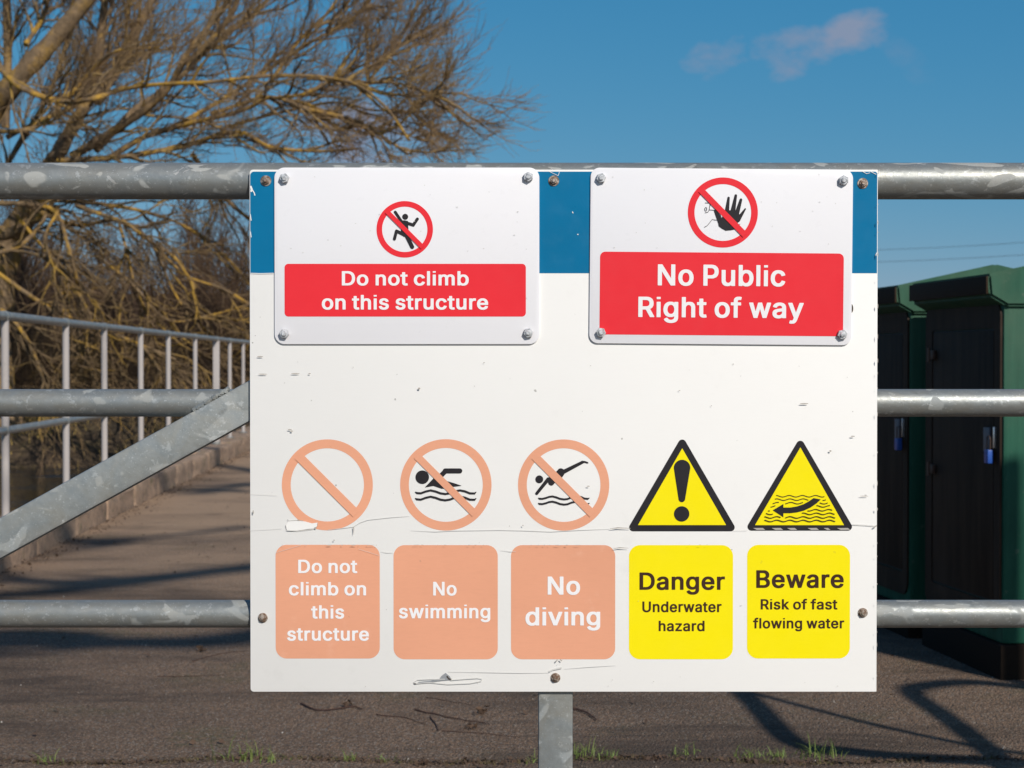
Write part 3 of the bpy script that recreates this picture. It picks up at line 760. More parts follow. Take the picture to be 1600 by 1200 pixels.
for (x0, y0, x1, tilt) in ((440, 852.3, 592, 0), (646, 852, 775, 0), (829, 852.2, 955, 0), (1076, 851.8, 1106, 0)):
    x = x0
    while x < x1:
        l = R.choice((1.5, 2.5, 4, 9)); sh.stroke([(x, y0 - .6 + R.uniform(-.3, .3)), (x + l / 2, y0 - .8), (x + l, y0 - .6 + R.uniform(-.3, .3))], [.3, R.choice((.5, .7, 1.2)), .3]); x += l + R.expovariate(1 / 11)
y = 270
while y < 1080:
    l = R.uniform(2, 9); sh.stroke([(1370, y), (1369.6, y + l / 2), (1370, y + l)], [.4, R.choice((.8, 1.2, 1.9)), .3]); y += l + R.uniform(3, 60)
sh.done('scuff_marks', M_scratch, board)['kind'] = 'stuff'
sh = Sheet(L3 - .0001)
for pts in ([(512, 828), (535, 825.5), (552, 823.4), (562, 817), (575, 812.5), (612, 808.5), (640, 806.5)], [(642, 829), (680, 831), (705, 829.5), (780, 828.4), (820, 829.3), (860, 831), (905, 828.5), (953, 826.5)],
            [(700, 1050.5), (760, 1051.5), (810, 1052.5), (858, 1052)], [(882, 1046), (920, 1043), (962, 1040.5)], [(595, 862), (604, 864), (614, 864)], [(782, 860), (797, 862), (806, 862)], [(560, 858), (592, 868)],
            [(1146, 829.5), (1168, 829)], [(390, 829), (440, 826)], [(390, 772), (432, 774)], [(430, 864), (470, 852)]):
    sh.stroke(pts, [.35] + [.75] * (len(pts) - 2) + [.4])
for pts in ([(648, 1069), (646, 1067), (652, 1063), (672, 1062), (695, 1062)], [(648, 1069), (670, 1067), (700, 1070), (735, 1068.5), (752, 1065), (753, 1061.5), (746, 1060.3), (722, 1062), (704, 1063.5)]):
    sh.stroke(pts, 1.1)
sh.stroke([(1331, 819.5), (1352, 820.6), (1368, 822)], 1.0)
sh.stroke([(858, 1050), (864, 1047), (878, 1044)], 2.2)
sh.done('hairline_cracks', M_scratch_light, board)['kind'] = 'stuff'
sh = Sheet(L3 - .0002)
sh.loops([[(672, 1064.5), (686, 1062), (690, 1056.5), (696, 1052), (703, 1058), (705, 1063), (690, 1064.5), (665, 1068), (650, 1069), (655, 1066)]])
sh.done('scraped_patch', mat('bare_aluminium', (.32, .335, .35), .5, .3), board)
sh = Sheet(L3 - .0008); sh.stroke([(698, 1057), (701, 1061), (705, 1062.5)], 2.2); sh.stroke([(646.5, 1068.5), (650, 1069.5)], 1.4)
for x, y in ((1329.5, 482),): sh.disc(x, y, 3.0, 16, ry=7)
sh.done('dark_chips', M_chip, board)['kind'] = 'stuff'

for (px, py) in ((416, 283), (865, 283), (1347, 287), (410, 966), (1349, 958), (868, 1060)):
    bolt(px, py, YB, M_rusty, board, r=.0054, h=.005, rot=R.uniform(0, 1), washer=.0077 if py < 500 else .0070, stud=True)
reparent(board)


# ---- two red and white notices fastened on the board
def notice(name, label, conv, rect, rad, ring, block, brad, lines, bolts, pict):
    t = 0.0028
    fr = YB - t - .0004
    c = conv((rect[0] + rect[2]) / 2, rect[3])
    root = empty(name, (c[0], YB, c[1]))
    tag(root, label, 'sign')
    plate('panel', rrect(*rect, rad, 10), fr, t, M_panel, root, conv=conv, bev=.0005)
    sh = Sheet(fr - .0003, conv); sh.loops([rrect(*block, brad, 6)]); bl = sh.done('red_block', M_red, root)
    for ln in lines: text_line(*ln, fr - .0007, M_white_ink, bl, conv=conv)
    cx, cy, r, ri, bw = ring
    sh = Sheet(fr - .0003, conv); sh.ring(cx, cy, r, ri); rg = sh.done('prohibition_ring', M_red, root)
    sh = Sheet(fr - .0016, conv); q = (r + ri) / 2 / math.sqrt(2); sh.stroke([(cx - q, cy - q), (cx + q, cy + q)], bw); sh.done('diagonal_bar', M_red, rg)
    pict(fr - .0004, conv, rg)
    for i, (px, py) in enumerate(bolts):
        bolt(px, py, fr, M_zinc, root, r=.0071, h=.0062, conv=conv, rot=.2 + i * .35, washer=0, stud=True)
    sh = Sheet(fr - .0002, conv)
    for _ in range(16):
        x, y = R.uniform(rect[0] + 12, rect[2] - 12), R.uniform(rect[1] + 12, block[1] - 6)
        sh.disc(x, y, R.uniform(.5, 1.6), 7, ry=R.uniform(.4, .9))
    sh.done('scuff_marks', M_scratch_light, root)['kind'] = 'stuff'
    reparent(root)
    return root


def climber(y, conv, par):
    sh = Sheet(y, conv); k = 10; f = lambda a, b: (560 + a / k, 300 + b / k)
    sh.disc(*f(735, 393), 4.65)
    sh.capsule(f(580, 320), f(700, 500), 4.6)
    sh.capsule(f(720, 478), f(862, 522), 5.0); sh.capsule(f(862, 520), f(925, 428), 4.8)
    sh.loops([[f(*p) for p in ((685, 450), (720, 448), (778, 458), (782, 540), (782, 610), (790, 660), (745, 705), (712, 705), (668, 650), (668, 600), (672, 500))]])
    sh.capsule(f(720, 672), f(602, 615), 5.6, 4.8); sh.capsule(f(600, 614), f(568, 738), 4.8)
    sh.capsule(f(755, 680), f(845, 862), 6.4, 6.2)
    sh.done('climbing_figure', M_black, par)


def palm(y, conv, par):
    sh = Sheet(y, conv); k = 8.57; f = lambda a, b: (1040 + a / k, 260 + b / k)
    for a, b, w0, w1 in (((829, 426), (808, 610), 32, 60), ((925, 394), (885, 620), 34, 68), ((994, 450), (940, 640), 36, 62), ((1053, 572), (955, 720), 20, 64), ((655, 602), (725, 745), 40, 76)):
        sh.capsule(f(*a), f(*b), w0 / k, w1 / k)
    sh.loops([[f(*p) for p in ((688, 720), (740, 690), (780, 600), (860, 590), (960, 620), (985, 660), (958, 752), (925, 845), (860, 858), (795, 864), (740, 835), (700, 805))]])
    for pts in (((515, 495), (588, 499)), ((585, 497), (580, 540), (570, 592), (556, 618), (515, 629)), ((570, 588), (600, 590), (655, 592)), ((508, 822), (545, 800), (580, 760), (615, 712), (640, 722), (690, 724))):
        sh.stroke([f(*p) for p in pts], .75)
    sh.stroke([f(526 + 13 * math.cos(a), 580 + 25 * math.sin(a)) for a in [2 * math.pi * i / 14 for i in range(15)]], .8)
    o = sh.done('raised_hand', M_black, par)
    sh = Sheet(y - .0009, conv); sh.loops([[f(*p) for p in ((722, 640), (752, 660), (738, 694))]]); sh.done('hand_gap', M_panel, o)


notice('do_not_climb_notice', 'white notice with red block reading Do not climb on this structure, left of the two', b2, (429.6, 262.6, 842.6, 537.8), 16,
       (632.8, 358.8, 44, 35.3, 7.2), (445.3, 412.5, 821.6, 494.7), 6,
       (('Do not climb', 534.7, 732.5, 446.3, 22.4), ('on this structure', 503.4, 762.8, 483.8, 22.8)),
       ((445.6, 279.7), (825.3, 277.5), (445, 521.5), (825.3, 520.3)), climber)
_a = math.radians(.46)


def b2r(px, py):
    dx, dy = px - 1126, py - 401.2
    return b2(1126 + dx * math.cos(_a) - dy * math.sin(_a), 401.2 + dx * math.sin(_a) + dy * math.cos(_a))


notice('no_public_right_of_way_notice', 'white notice with large red block reading No Public Right of way, right of the two', b2r, (921.5, 264.3, 1330.5, 538), 14,
       (1128, 332.6, 54.6, 44.2, 9.3), (937.3, 395, 1317.3, 524), (8, 8, 0, 0),
       (('No Public', 1027.5, 1226.2, 447, 33), ('Right of way', 997.6, 1255.4, 496.5, 31.8)),
       ((937.5, 281), (1315, 281.5), (939.5, 521.2), (1315.5, 521.2)), palm)

# ---------------------------------------------------------------- gate: galvanised tubes behind the board
gate = empty('tubular_gate', (0, YB + .03, 0))
tag(gate, 'galvanised tubular steel gate with a diagonal brace carrying the notice board', 'gate')


def rail(px0, px1, py, r, yc, m, par, name='rail', endcap=True):
    z = at_plane(800, py, yc).z
    bm = bmesh.new()
    add_tube(bm, [(px0, yc, z), (px1, yc, z)], r, 40)
    return bobj(name, bm, m, par, smooth=True)


YR = YB + .006
GX0, GX1 = -2.45, 1.95
rail(GX0, GX1, 283, .0263, YR + .0263, M_galv, gate, 'top_rail')
zt = at_plane(800, 283, YR + .0263).z
rail(GX0, GX1, 629.5, .0198, YR + .0225, M_galv_mid, gate, 'rail')
rail(GX0, GX1, 959, .0198, YR + .0205, M_galv_mid, gate, 'rail')
rail(GX0, GX1, 1289, .0198, YR + .0205, M_galv_mid, gate, 'rail')
# square tubes: centre stile and diagonal brace, fronts just behind the board
xs = at_plane(868.3, 1130, YR).x
bm = bmesh.new(); add_box(bm, (xs - .0245, YR + .001, .06), (xs + .0245, YR + .046, zt - .02), .003); bobj('centre_post', bm, M_galv_sq, gate, smooth=True)
A = at_plane(0, 841, YR); B_ = at_plane(387, 627.5, YR)
sl = (B_.z - A.z) / (B_.x - A.x); ang = math.atan(sl)
x1 = xs - .026; x0 = GX0 + .03
z1 = A.z + sl * (x1 - A.x); z0 = A.z + sl * (x0 - A.x)
if z0 < .08: x0 += (.08 - z0) / sl; z0 = .08
Lb = math.hypot(x1 - x0, z1 - z0)
bm = bmesh.new()
add_box(bm, (0, .0005, -.0255), (Lb, .044, .0255), .0035, M=Matrix.Translation((x0, YR, z0)) @ Matrix.Rotation(-ang, 4, 'Y'))
bobj('diagonal_brace', bm, M_galv_sq, gate, smooth=True)
bm = bmesh.new()        # weld bead where the middle rail meets the brace
for i in range(18):
    t = i / 17
    p = at_plane(303 + 52 * t, 640 - 31 * t, YR + .001)
    bmesh.ops.create_icosphere(bm, subdivisions=1, radius=.0036 + .0018 * R.random(), matrix=Matrix.Translation(p + Vector((0, .003, R.uniform(-.001, .001)))))
bobj('weld_bead', bm, M_galv_sq, gate, smooth=True)
for x in (GX0, GX1):
    bm = bmesh.new(); add_tube(bm, [(x, YR + .025, 0), (x, YR + .025, zt + .06)], .038, 24); bobj('end_post', bm, M_galv, gate, smooth=True)
gate_inv = Matrix.Translation(gate.location).inverted()
for o in gate.children: o.matrix_parent_inverse = gate_inv

# ---------------------------------------------------------------- unseen bent guard right of the gate, shaped to cast shadows on the path
CA, TE = math.cos(SUN_AZ), math.tan(SUN_EL)


def caster(px, py, Yp, z=0.0):
    """point on the upright plane y = Yp whose shadow falls where the photograph shows px, py"""
    g = at_ground(px, py, z)
    d = g.y - Yp
    return Vector((g.x + d * math.tan(SUN_AZ), Yp, z + d * TE / CA))


tubework = empty('bent_shadow_tubes', (3.2, 2.5, 0))
tag(tubework, 'unseen bent galvanised guard at the right end of the gate', 'tubework')
YG = 2.5
pA = [caster(1080, 1030, YG), caster(1165, 1087, YG), caster(1240, 1160, YG), caster(1330, 1174, YG), caster(1420, 1183, YG), caster(1560, 1190, YG), caster(1700, 1200, YG)]
pB = [caster(1130, 1070, YG), caster(1260, 1105, YG), caster(1400, 1140, YG), caster(1560, 1172, YG), caster(1680, 1185, YG)]
pC = [caster(1640, 1078, YG), caster(1520, 1066, YG), caster(1440, 1072, YG), caster(1426, 1084, YG), caster(1470, 1115, YG), caster(1530, 1160, YG), caster(1575, 1200, YG), caster(1620, 1245, YG)]
for pts, r in ((pA, .036), (pB, .016), (pC, .034)):
    bm = bmesh.new(); add_tube(bm, smooth_path(pts, 5), r, 14); bobj('bent_tube', bm, M_galv, tubework, smooth=True)
xm = max(p.x for p in pA + pB + pC)
topz = 3.15
bm = bmesh.new(); add_tube(bm, [(xm + .02, YG, 0), (xm + .02, YG, topz)], .038, 16); bobj('post', bm, M_galv, tubework, smooth=True)
bm = bmesh.new(); add_tube(bm, smooth_path([(xm + .02, YG, topz - .08), (xm - .25, YG, topz + .02), (xm - .6, YG, 2.92)], 5), .05, 14); bobj('bent_tube', bm, M_galv, tubework, smooth=True)
gi = Matrix.Translation(tubework.location).inverted()
for o in tubework.children: o.matrix_parent_inverse = gi

# ---------------------------------------------------------------- ground
VPR = math.atan((667 - 800) / F)            # direction of the railing and kerb
RDIR = Vector((math.sin(VPR), math.cos(VPR), 0)); RNRM = Vector((RDIR.y, -RDIR.x, 0))   # RNRM points right, towards the path
K0 = at_ground(0, 897)                       # foot of the kerb face at the left border of the picture
M_asph = mat('asphalt', (.08, .07, .06), .9, spec=.25); N = NT(M_asph)
g1 = N.noise(.55, 6, .62); g2 = N.noise(3.1, 6, .65); g3 = N.noise(26, 4, .7); g4 = N.voronoi(150); g5 = N.voronoi(170, out='Color')
c = N.mix(N.ramp(g1, .36, .64), (.320, .200, .122), (.165, .108, .068))
c = N.mix(N.ramp(g2, .45, .72, 0, .6), c, (.30, .195, .125))
c = N.mix(N.ramp(g3, .35, .75, 0, .75), c, (.11, .075, .052))
c = N.mix(N.ramp(N.noise(85, 4, .8), .44, .58, 0, .85), c, (.060, .048, .040))
c = N.mix(N.ramp(N.noise(120, 3, .7), .57, .64, 0, .75), c, (.42, .33, .25))
sv = N.n.new('ShaderNodeSeparateColor'); N.l.new(g5, sv.inputs[0])
c = N.mix(N.ramp(sv.outputs[0], .90, .94, 0, .65), c, (.30, .27, .23))
c = N.mix(N.ramp(sv.outputs[1], .93, .96, 0, .5), c, (.26, .15, .10))
mv = N.math('MULTIPLY', N.ramp(N.noise(1.7, 5, .6), .56, .66), N.ramp(g3, .4, .6))
c = N.mix(N.math('MULTIPLY', mv, .45), c, (.075, .085, .030))
sp_ = N.n.new('ShaderNodeSeparateXYZ'); N.l.new(N.tc.outputs['Object'], sp_.inputs[0])
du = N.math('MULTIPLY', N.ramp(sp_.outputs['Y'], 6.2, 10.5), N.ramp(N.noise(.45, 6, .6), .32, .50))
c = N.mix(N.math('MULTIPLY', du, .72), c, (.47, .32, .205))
stv = N.mapping((.55, 1.5, 1))
c = N.mix(N.math('MULTIPLY', N.ramp(N.noise(1.15, 8, .68, stv, .5),   .50, .62, 0, .82), N.ramp(du, 0, 1, 1, .3)), c, (.070, .050, .037))
c = N.mix(N.ramp(N.noise(4.5, 6, .75, stv), .58, .72, 0, .55), c, (.060, .045, .030))
N.color(c); N.rough(.92)
hh = N.math('ADD', N.math('MULTIPLY', g4, -1.2), N.math('MULTIPLY', g3, 1.4))
N.bump(hh, .8, .008)

M_earth = mat('leaf_litter_earth', (.07, .05, .035), .95, spec=.2); N = NT(M_earth)
c = N.mix(N.ramp(N.noise(.35, 5, .6), .35, .65), (.115, .075, .045), (.060, .045, .028))
c = N.mix(N.ramp(N.noise(2.5, 5, .7), .5, .7), c, (.16, .115, .055))
c = N.mix(N.ramp(N.noise(9, 4, .7), .45, .7, 0, .8), c, (.035, .026, .020))
N.color(c); N.bump(N.noise(6, 6, .7), .8, .1)


def along(s, off, z=0.0):
    """s metres along the kerb line, off metres to its right"""
    p = K0 + RDIR * (s - K0.y / RDIR.y) + RNRM * off
    return Vector((p.x, p.y, z))


# asphalt path: one sheet, right of the kerb, gently uneven
def grid_mesh(name, xs, ys, fz, m, kind='structure'):
    nx, ny = len(xs), len(ys)
    X, Y = np.meshgrid(xs, ys)
    co = np.stack([X, Y, fz(X, Y)], -1).reshape(-1, 3)
    i = np.arange(nx - 1)[None, :] + (np.arange(ny - 1) * nx)[:, None]
    q = np.stack([i, i + 1, i + nx + 1, i + nx], -1).reshape(-1, 4)
    me = quads_mesh(name, co, q)
    me.polygons.foreach_set('use_smooth', np.ones(len(q), dtype=bool))
    o = link(name, me, m); o['kind'] = kind
    return o


me = bpy.data.meshes.new('path')
L0, L1_ = along(-14, .0), along(75, .0)
me.from_pydata([L0, (7, L0.y, 0), (7, L1_.y, 0), L1_], [], [(0, 1, 2, 3)])
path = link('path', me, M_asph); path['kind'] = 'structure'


def terrain_z(X, Y):
    off = (X - K0.x) * RNRM.x + (Y - K0.y) * RNRM.y
    d = np.clip((-off - .42) / 2.2, 0, 1)               # bank drops left of the kerb
    far = np.clip((Y - 29.5) / 3.5, 0, 1)
    left = np.clip((-off - 9) / 4, 0, 1) * 0
    z = -.03 - 1.35 * d * d * (3 - 2 * d) * (1 - far * far * (3 - 2 * far))
    w = .12 * np.sin(X * .7 + Y * .31) + .1 * np.sin(X * 1.9 - Y * .83) + .05 * np.sin(X * 4.1 + Y * 3.3)
    z = z + w * d * .6
    hill = np.clip((Y - 48) / 60, 0, 1)
    z = z + 5.2 * hill * hill * (3 - 2 * hill) * np.clip((14 - X) / 30, .12, 1)
    return z


xs = np.concatenate([np.linspace(-400, -42, 14), np.linspace(-40, 12, 180), np.linspace(14, 400, 16)])
ys = np.concatenate([np.linspace(-60, -1, 12), np.linspace(0, 80, 230), np.linspace(82, 140, 30), np.linspace(150, 900, 14)])
grid_mesh('ground', xs, ys, terrain_z, M_earth)

M_water = mat('dark_water', (.018, .016, .012), .12, spec=.5); N = NT(M_water)
v = N.mapping((1, .45, 1)); N.bump(N.noise(5, 4, .6, v), .25, .05); N.rough(N.ramp(N.noise(.8, 3), .4, .7, .08, .35))
me = bpy.data.meshes.new('water')
a, b = along(-14, -.9, -.85), along(36, -.9, -.85)
me.from_pydata([(-38, a.y, -.85), a, b, (-38, b.y, -.85)], [], [(0, 1, 2, 3)])
link('water', me, M_water)['kind'] = 'structure'

# ---------------------------------------------------------------- kerb of separate concrete stones, with the railing standing on it
M_kerb = mat('mossy_concrete', (.2, .18, .15), .95, spec=.2); N = NT(M_kerb)
c = N.mix(N.ramp(N.noise(4, 5, .65), .35, .65), (.42, .29, .20), (.27, .19, .135))
c = N.mix(N.ramp(N.noise(22, 5, .7), .45, .7, 0, .8), c, (.12, .095, .075))
c = N.mix(N.ramp(N.noise(7, 5, .7, dist=1), .57, .66, 0, .7), c, (.095, .10, .035))
c = N.mix(N.ramp(N.noise(60, 3, .6), .62, .7, 0, .5), c, (.45, .42, .38))
N.color(c); N.bump(N.noise(30, 5, .7), .7, .012)
kerb = empty('kerb', tuple(K0)); kerb['kind'] = 'structure'
s = 2.0
ki = Matrix.Translation(kerb.location).inverted()
Rk = random.Random(3)
while s < 44:
    L = 1.05
    bm = bmesh.new()
    add_box(bm, (-.34 + Rk.uniform(-.006, .006), .010, -.15), (Rk.uniform(-.008, .008), L - .012, .165 + Rk.uniform(-.008, .008)), .028)
    bmesh.ops.subdivide_edges(bm, edges=[e for e in bm.edges if e.calc_length() > .25], cuts=5, use_grid_fill=True)
    for v in bm.verts:
        v.co += Vector((Rk.gauss(0, .004), 0, Rk.gauss(0, .0035)))
    Mx = Matrix.Translation(along(s, 0)) @ Matrix.Rotation(-VPR, 4, 'Z') @ Matrix.Rotation(Rk.uniform(-.006, .006), 4, 'Y')
    for v in bm.verts: v.co = Mx @ v.co
    bmesh.ops.recalc_face_normals(bm, faces=bm.faces)
    o = bobj('kerb_stone', bm, M_kerb, kerb, smooth=True); o.matrix_parent_inverse = ki
    s += L

# dirt and dead leaves gathered against the kerb
M_leaf = mat('dead_leaf', (.13, .07, .035), .9); N = NT(M_leaf)
oi = N.n.new('ShaderNodeObjectInfo')
N.color(N.mix(N.noise(9, 1), (.12, .07, .04), (.045, .028, .02)))


def litter(name, pts, size, m, kind='stuff', flat=.35):
    n = len(pts)
    P = np.asarray(pts)
    a = rng.random(n) * 6.283
    sz = size[0] + (size[1] - size[0]) * rng.random(n)
    u = np.stack([np.cos(a), np.sin(a), rng.normal(size=n) * flat], -1) * sz[:, None]
    w = np.stack([-np.sin(a), np.cos(a), rng.normal(size=n) * flat], -1) * (sz * (.3 + .4 * rng.random(n)))[:, None]
    co = np.stack([P - u, P - w, P + u, P + w], 1).reshape(-1, 3)
    q = np.arange(n * 4).reshape(-1, 4)
    me = quads_mesh(name, co, q)
    o = link(name, me, m); o['kind'] = kind
    return o


pts = []
for _ in range(2600):
    s = 3 + 30 * rng.random() ** 1.3
    p = along(s, abs(rng.normal()) * .075 + .006, .006 + .012 * rng.random())
    pts.append(tuple(p))
for _ in range(700):
    pts.append((rng.uniform(-2.6, 2.2), rng.uniform(4.3, 16), .008))
litter('leaf_litter', pts, (.004, .013), M_leaf)

# railing
rail_root = empty('riverside_railing', tuple(along(8.5, -.16)))
tag(rail_root, 'grey tubular railing with upright posts running along the kerb beside the water', 'railing')
Ktop = along(8.5, -.16)
ri = Matrix.Translation(rail_root.location).inverted()
# posts: depth Y = 5711 / (667 - px) along the foot line
post_px = [-190, -85, 8, 103, 163, 220, 263, 305, 338, 359, 380, 397.5, 413]
offR = -.16
def hit(px, off):
    """where the sight line of picture column px crosses the line off metres from the kerb face"""
    d = ray(px, 600); d = Vector((d.x, d.y, 0))
    o = along(0, off)
    # o + RDIR*t = d*k
    det = d.x * RDIR.y - d.y * RDIR.x
    k = (o.x * RDIR.y - o.y * RDIR.x) / det
    return d * k
posts = [hit(p, offR) for p in post_px]
last = posts[-1]
for i in range(9): posts.append(last + RDIR * 1.42 * (i + 1))
first = posts[0]
posts = [first - RDIR * 1.42, first - RDIR * 2.84] + posts
HT = at_plane(0, 493, hit(0, offR).y).z
HM = at_plane(0, 674, hit(0, offR).y).z
for j, p in enumerate(posts):
    bm = bmesh.new()
    if abs(p.y - posts[10].y) < .01:
        Mx = Matrix.Translation(p) @ Matrix.Rotation(-VPR, 4, 'Z')
        add_box(bm, (-.034, -.012, .10), (.034, .012, HT - .02), .003, M=Mx)
    else:
        add_tube(bm, [(p.x, p.y, .10), (p.x, p.y, HT - .01)], .021, 20)
    o = bobj('post', bm, M_post, rail_root, smooth=True); o.matrix_parent_inverse = ri
    bm = bmesh.new()
    add_tube(bm, [p - RDIR * .028 + Vector((0, 0, HT)), p + RDIR * .028 + Vector((0, 0, HT))], .0285, 18)
    o = bobj('rail_socket', bm, M_galv_rail, rail_root, smooth=True); o.matrix_parent_inverse = ri
    bm = bmesh.new(); add_tube(bm, [p - RDIR * .026 + Vector((0, 0, HM)), p + RDIR * .026 + Vector((0, 0, HM))], .0255, 18)
    o = bobj('rail_socket', bm, M_galv_rail, rail_root, smooth=True); o.matrix_parent_inverse = ri
    bm = bmesh.new(); add_tube(bm, [(p.x, p.y, .155), (p.x, p.y, .185)], .045, 18)
    o = bobj('foot_flange', bm, M_galv_rail, rail_root, smooth=True); o.matrix_parent_inverse = ri
for z, r, nm in ((HT, .0245, 'top_rail'), (HM, .0215, 'middle_rail')):
    a, b = posts[1] - RDIR * .3, posts[-1] + RDIR * .3
    bm = bmesh.new(); add_tube(bm, [(a.x, a.y, z), (b.x, b.y, z)], r, 20)
    o = bobj(nm, bm, M_galv_rail, rail_root, smooth=True); o.matrix_parent_inverse = ri

# ---------------------------------------------------------------- green equipment cabinets at the right
M_green = mat('weathered_green_shell', (.05, .15, .1), .5); N = NT(M_green)
vs_ = N.mapping((18, 18, 1.6)); st = N.noise(2, 5, .6, vs_)
c = N.mix(N.ramp(st, .35, .65), (.008, .066, .040), (.016, .095, .058))
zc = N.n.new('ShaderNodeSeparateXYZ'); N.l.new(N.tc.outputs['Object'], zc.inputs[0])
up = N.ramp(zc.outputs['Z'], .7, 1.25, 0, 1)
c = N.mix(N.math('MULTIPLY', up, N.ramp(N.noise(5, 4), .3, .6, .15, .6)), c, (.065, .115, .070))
c = N.mix(N.ramp(N.noise(30, 4, .7), .62, .72, 0, .5), c, (.10, .135, .10))
N.color(c); N.rough(.6); N.b.inputs['Specular IOR Level'].default_value = .2; N.bump(N.noise(40, 3), .08, .002)
M_cabdark = mat('weathered_shade_brown', (.04, .03, .025), .45); N = NT(M_cabdark)  # shaded side's dark brown painted in; only the streaks are weathering
vs_ = N.mapping((9, 9, .9)); st = N.noise(2.2, 5, .65, vs_)
c = N.mix(N.ramp(st, .35, .7), (.020, .0125, .008), (.045, .028, .018))
c = N.mix(N.ramp(N.noise(3, 4, .6), .6, .75, 0, .6), c, (.06, .04, .028))
N.color(c); N.rough(.6); N.b.inputs['Specular IOR Level'].default_value = .12
M_lidshade = mat('lid_side_shade', (.030, .018, .010), .7, spec=.15)  # shade of the lid side turned from the sun, as a colour
M_hinge = mat('hinge_steel', (.10, .065, .05), .5, .5)
M_seal = mat('black_gap', (.006, .006, .006), .7)
M_padblue = mat('blue_padlock', (.02, .08, .35), .35)
M_steel = mat('bright_steel', (.62, .63, .66), .3, .9)
M_plinth = mat('dark_concrete_plinth', (.020, .014, .010), .9, spec=.1)
TH = math.atan((456 - 800) / F)
CDIR = Vector((math.sin(TH), math.cos(TH), 0)); CN = Vector((CDIR.y, -CDIR.x, 0))
C0 = at_ground(1566, 1062)
HE = at_plane(1534, 428, C0.y - .03).z


def cabinet(k, label):
    o0 = C0 + CDIR * (.865 * k)
    Mx = Matrix.Translation(o0) @ Matrix.Rotation(-TH, 4, 'Z')        # local x: right, y: away along the path
    root = empty('equipment_cabinet', tuple(o0), -TH)
    tag(root, label, 'cabinet', 'green equipment cabinets beside the path')
    W, D, H = .66, .70, HE - .075
    def part(name, bm, m, par=root, smooth=True): return bobj(name, bm, m, par, smooth=smooth)
    bm = bmesh.new(); add_box(bm, (-.01, -.01, -.02), (W + .01, D + .01, .115), .008); part('plinth', bm, M_plinth)
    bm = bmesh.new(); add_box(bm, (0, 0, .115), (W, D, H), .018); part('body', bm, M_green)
    # lid with a low gable, chamfered below
    bm = bmesh.new()
    prof = [(0.005, H - .03), (-.055, H + .004), (-.062, HE), (W / 2, HE + .085), (W + .062, HE), (W + .055, H + .004), (W - .005, H - .03)]
    A = [bm.verts.new((x, -.02, z)) for x, z in prof]; B = [bm.verts.new((x, D + .005, HE + .006 if abs(x - W / 2) < .01 else z)) for x, z in prof]
    bm.faces.new(A); bm.faces.new(B[::-1])
    for i in range(len(prof)): bm.faces.new((A[i], B[i], B[(i + 1) % 7], A[(i + 1) % 7]))
    bmesh.ops.recalc_face_normals(bm, faces=bm.faces)
    bmesh.ops.bevel(bm, geom=[e for e in bm.edges], offset=.009, segments=2, affect='EDGES')
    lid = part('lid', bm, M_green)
    bm = bmesh.new(); add_box(bm, (-.066, -.014, H + .010), (-.0585, D + .0, HE - .006), .002); part('lid_shade_strip', bm, M_lidshade, lid)  # added strip that darkens the lid's shaded path side
    # door side (faces the path, x = 0)
    bm = bmesh.new()
    loopo = rrect(.012, .16, D - .012, H - .012, .05, 6); loopi = rrect(.062, .245, D - .075, H - .10, .012, 6)
    for (l, xx) in ((loopo, -.016),):
        pass
    vo = [bm.verts.new((-.006, y, z)) for y, z in loopo]; vi = [bm.verts.new((-.006, y, z)) for y, z in loopi]
    vo2 = [bm.verts.new((.002, y, z)) for y, z in loopo]; vi2 = [bm.verts.new((-.0002, y, z)) for y, z in loopi]
    n = len(vo)
    for i in range(n):
        j = (i + 1) % n
        bm.faces.new((vo[i], vo[j], vi[j], vi[i])); bm.faces.new((vo[i], vo[j], vo2[j], vo2[i])); bm.faces.new((vi[i], vi[j], vi2[j], vi2[i]))
    bmesh.ops.recalc_face_normals(bm, faces=bm.faces)
    part('door_frame', bm, M_cabdark)
    bm = bmesh.new(); add_box(bm, (-.0018, .064, .247), (-.0004, D - .077, H - .102)); part('door_seal', bm, M_seal)
    bm = bmesh.new(); add_box(bm, (-.0045, .070, .253), (-.0012, D - .083, H - .108), .001)
    door = part('door', bm, M_cabdark)
    for z in (.66, 1.02 if False else 1.075):
        bm = bmesh.new(); add_box(bm, (-.020, D - .115, z - .016), (-.0062, D - .062, z + .016), .002)
        add_tube(bm, [(-.022, D - .085, z - .026), (-.022, D - .085, z + .026)], .006, 10)
        part('hinge', bm, M_hinge, door)
    zl = at_plane(1560, 684, o0.y).z if k == 0 else at_plane(1560, 684, C0.y).z
    bm = bmesh.new(); add_box(bm, (-.013, .085, zl - .05), (-.0047, .135, zl + .03), .002); part('hasp_plate', bm, mat('hasp_grey', (.12, .12, .14), .5), door)
    bm = bmesh.new(); add_box(bm, (-.017, .040, zl - .036), (-.0062, .046, zl + .034), .001); part('hasp_staple', bm, M_steel, door)
    pl = empty('padlock', tuple(Mx @ Vector((-.024, .062, zl - .04))), -TH)
    bm = bmesh.new(); add_box(bm, (-.010, -.017, -.048), (.010, .017, -.002), .004); bobj('padlock_body', bm, M_padblue, pl, smooth=True)
    bm = bmesh.new(); add_tube(bm, [Vector((0, .014 * math.cos(a), .03 + .014 * math.sin(a))) if True else None for a in [math.pi * i / 8 for i in range(9)]] , 0.0022, 8, caps=False)
    add_tube(bm, [(0, .014, -.002), (0, .014, .03)], 0.0022, 8); add_tube(bm, [(0, -.014, -.002), (0, -.014, .03)], 0.0022, 8)
    bobj('shackle', bm, M_hinge, pl, smooth=True)
    tag(pl, 'blue padlock on the door of the nearer green cabinet' if k == 0 else 'blue padlock on the door of the farther green cabinet, beside the board', 'padlock', 'blue padlocks on the cabinets')
    return root


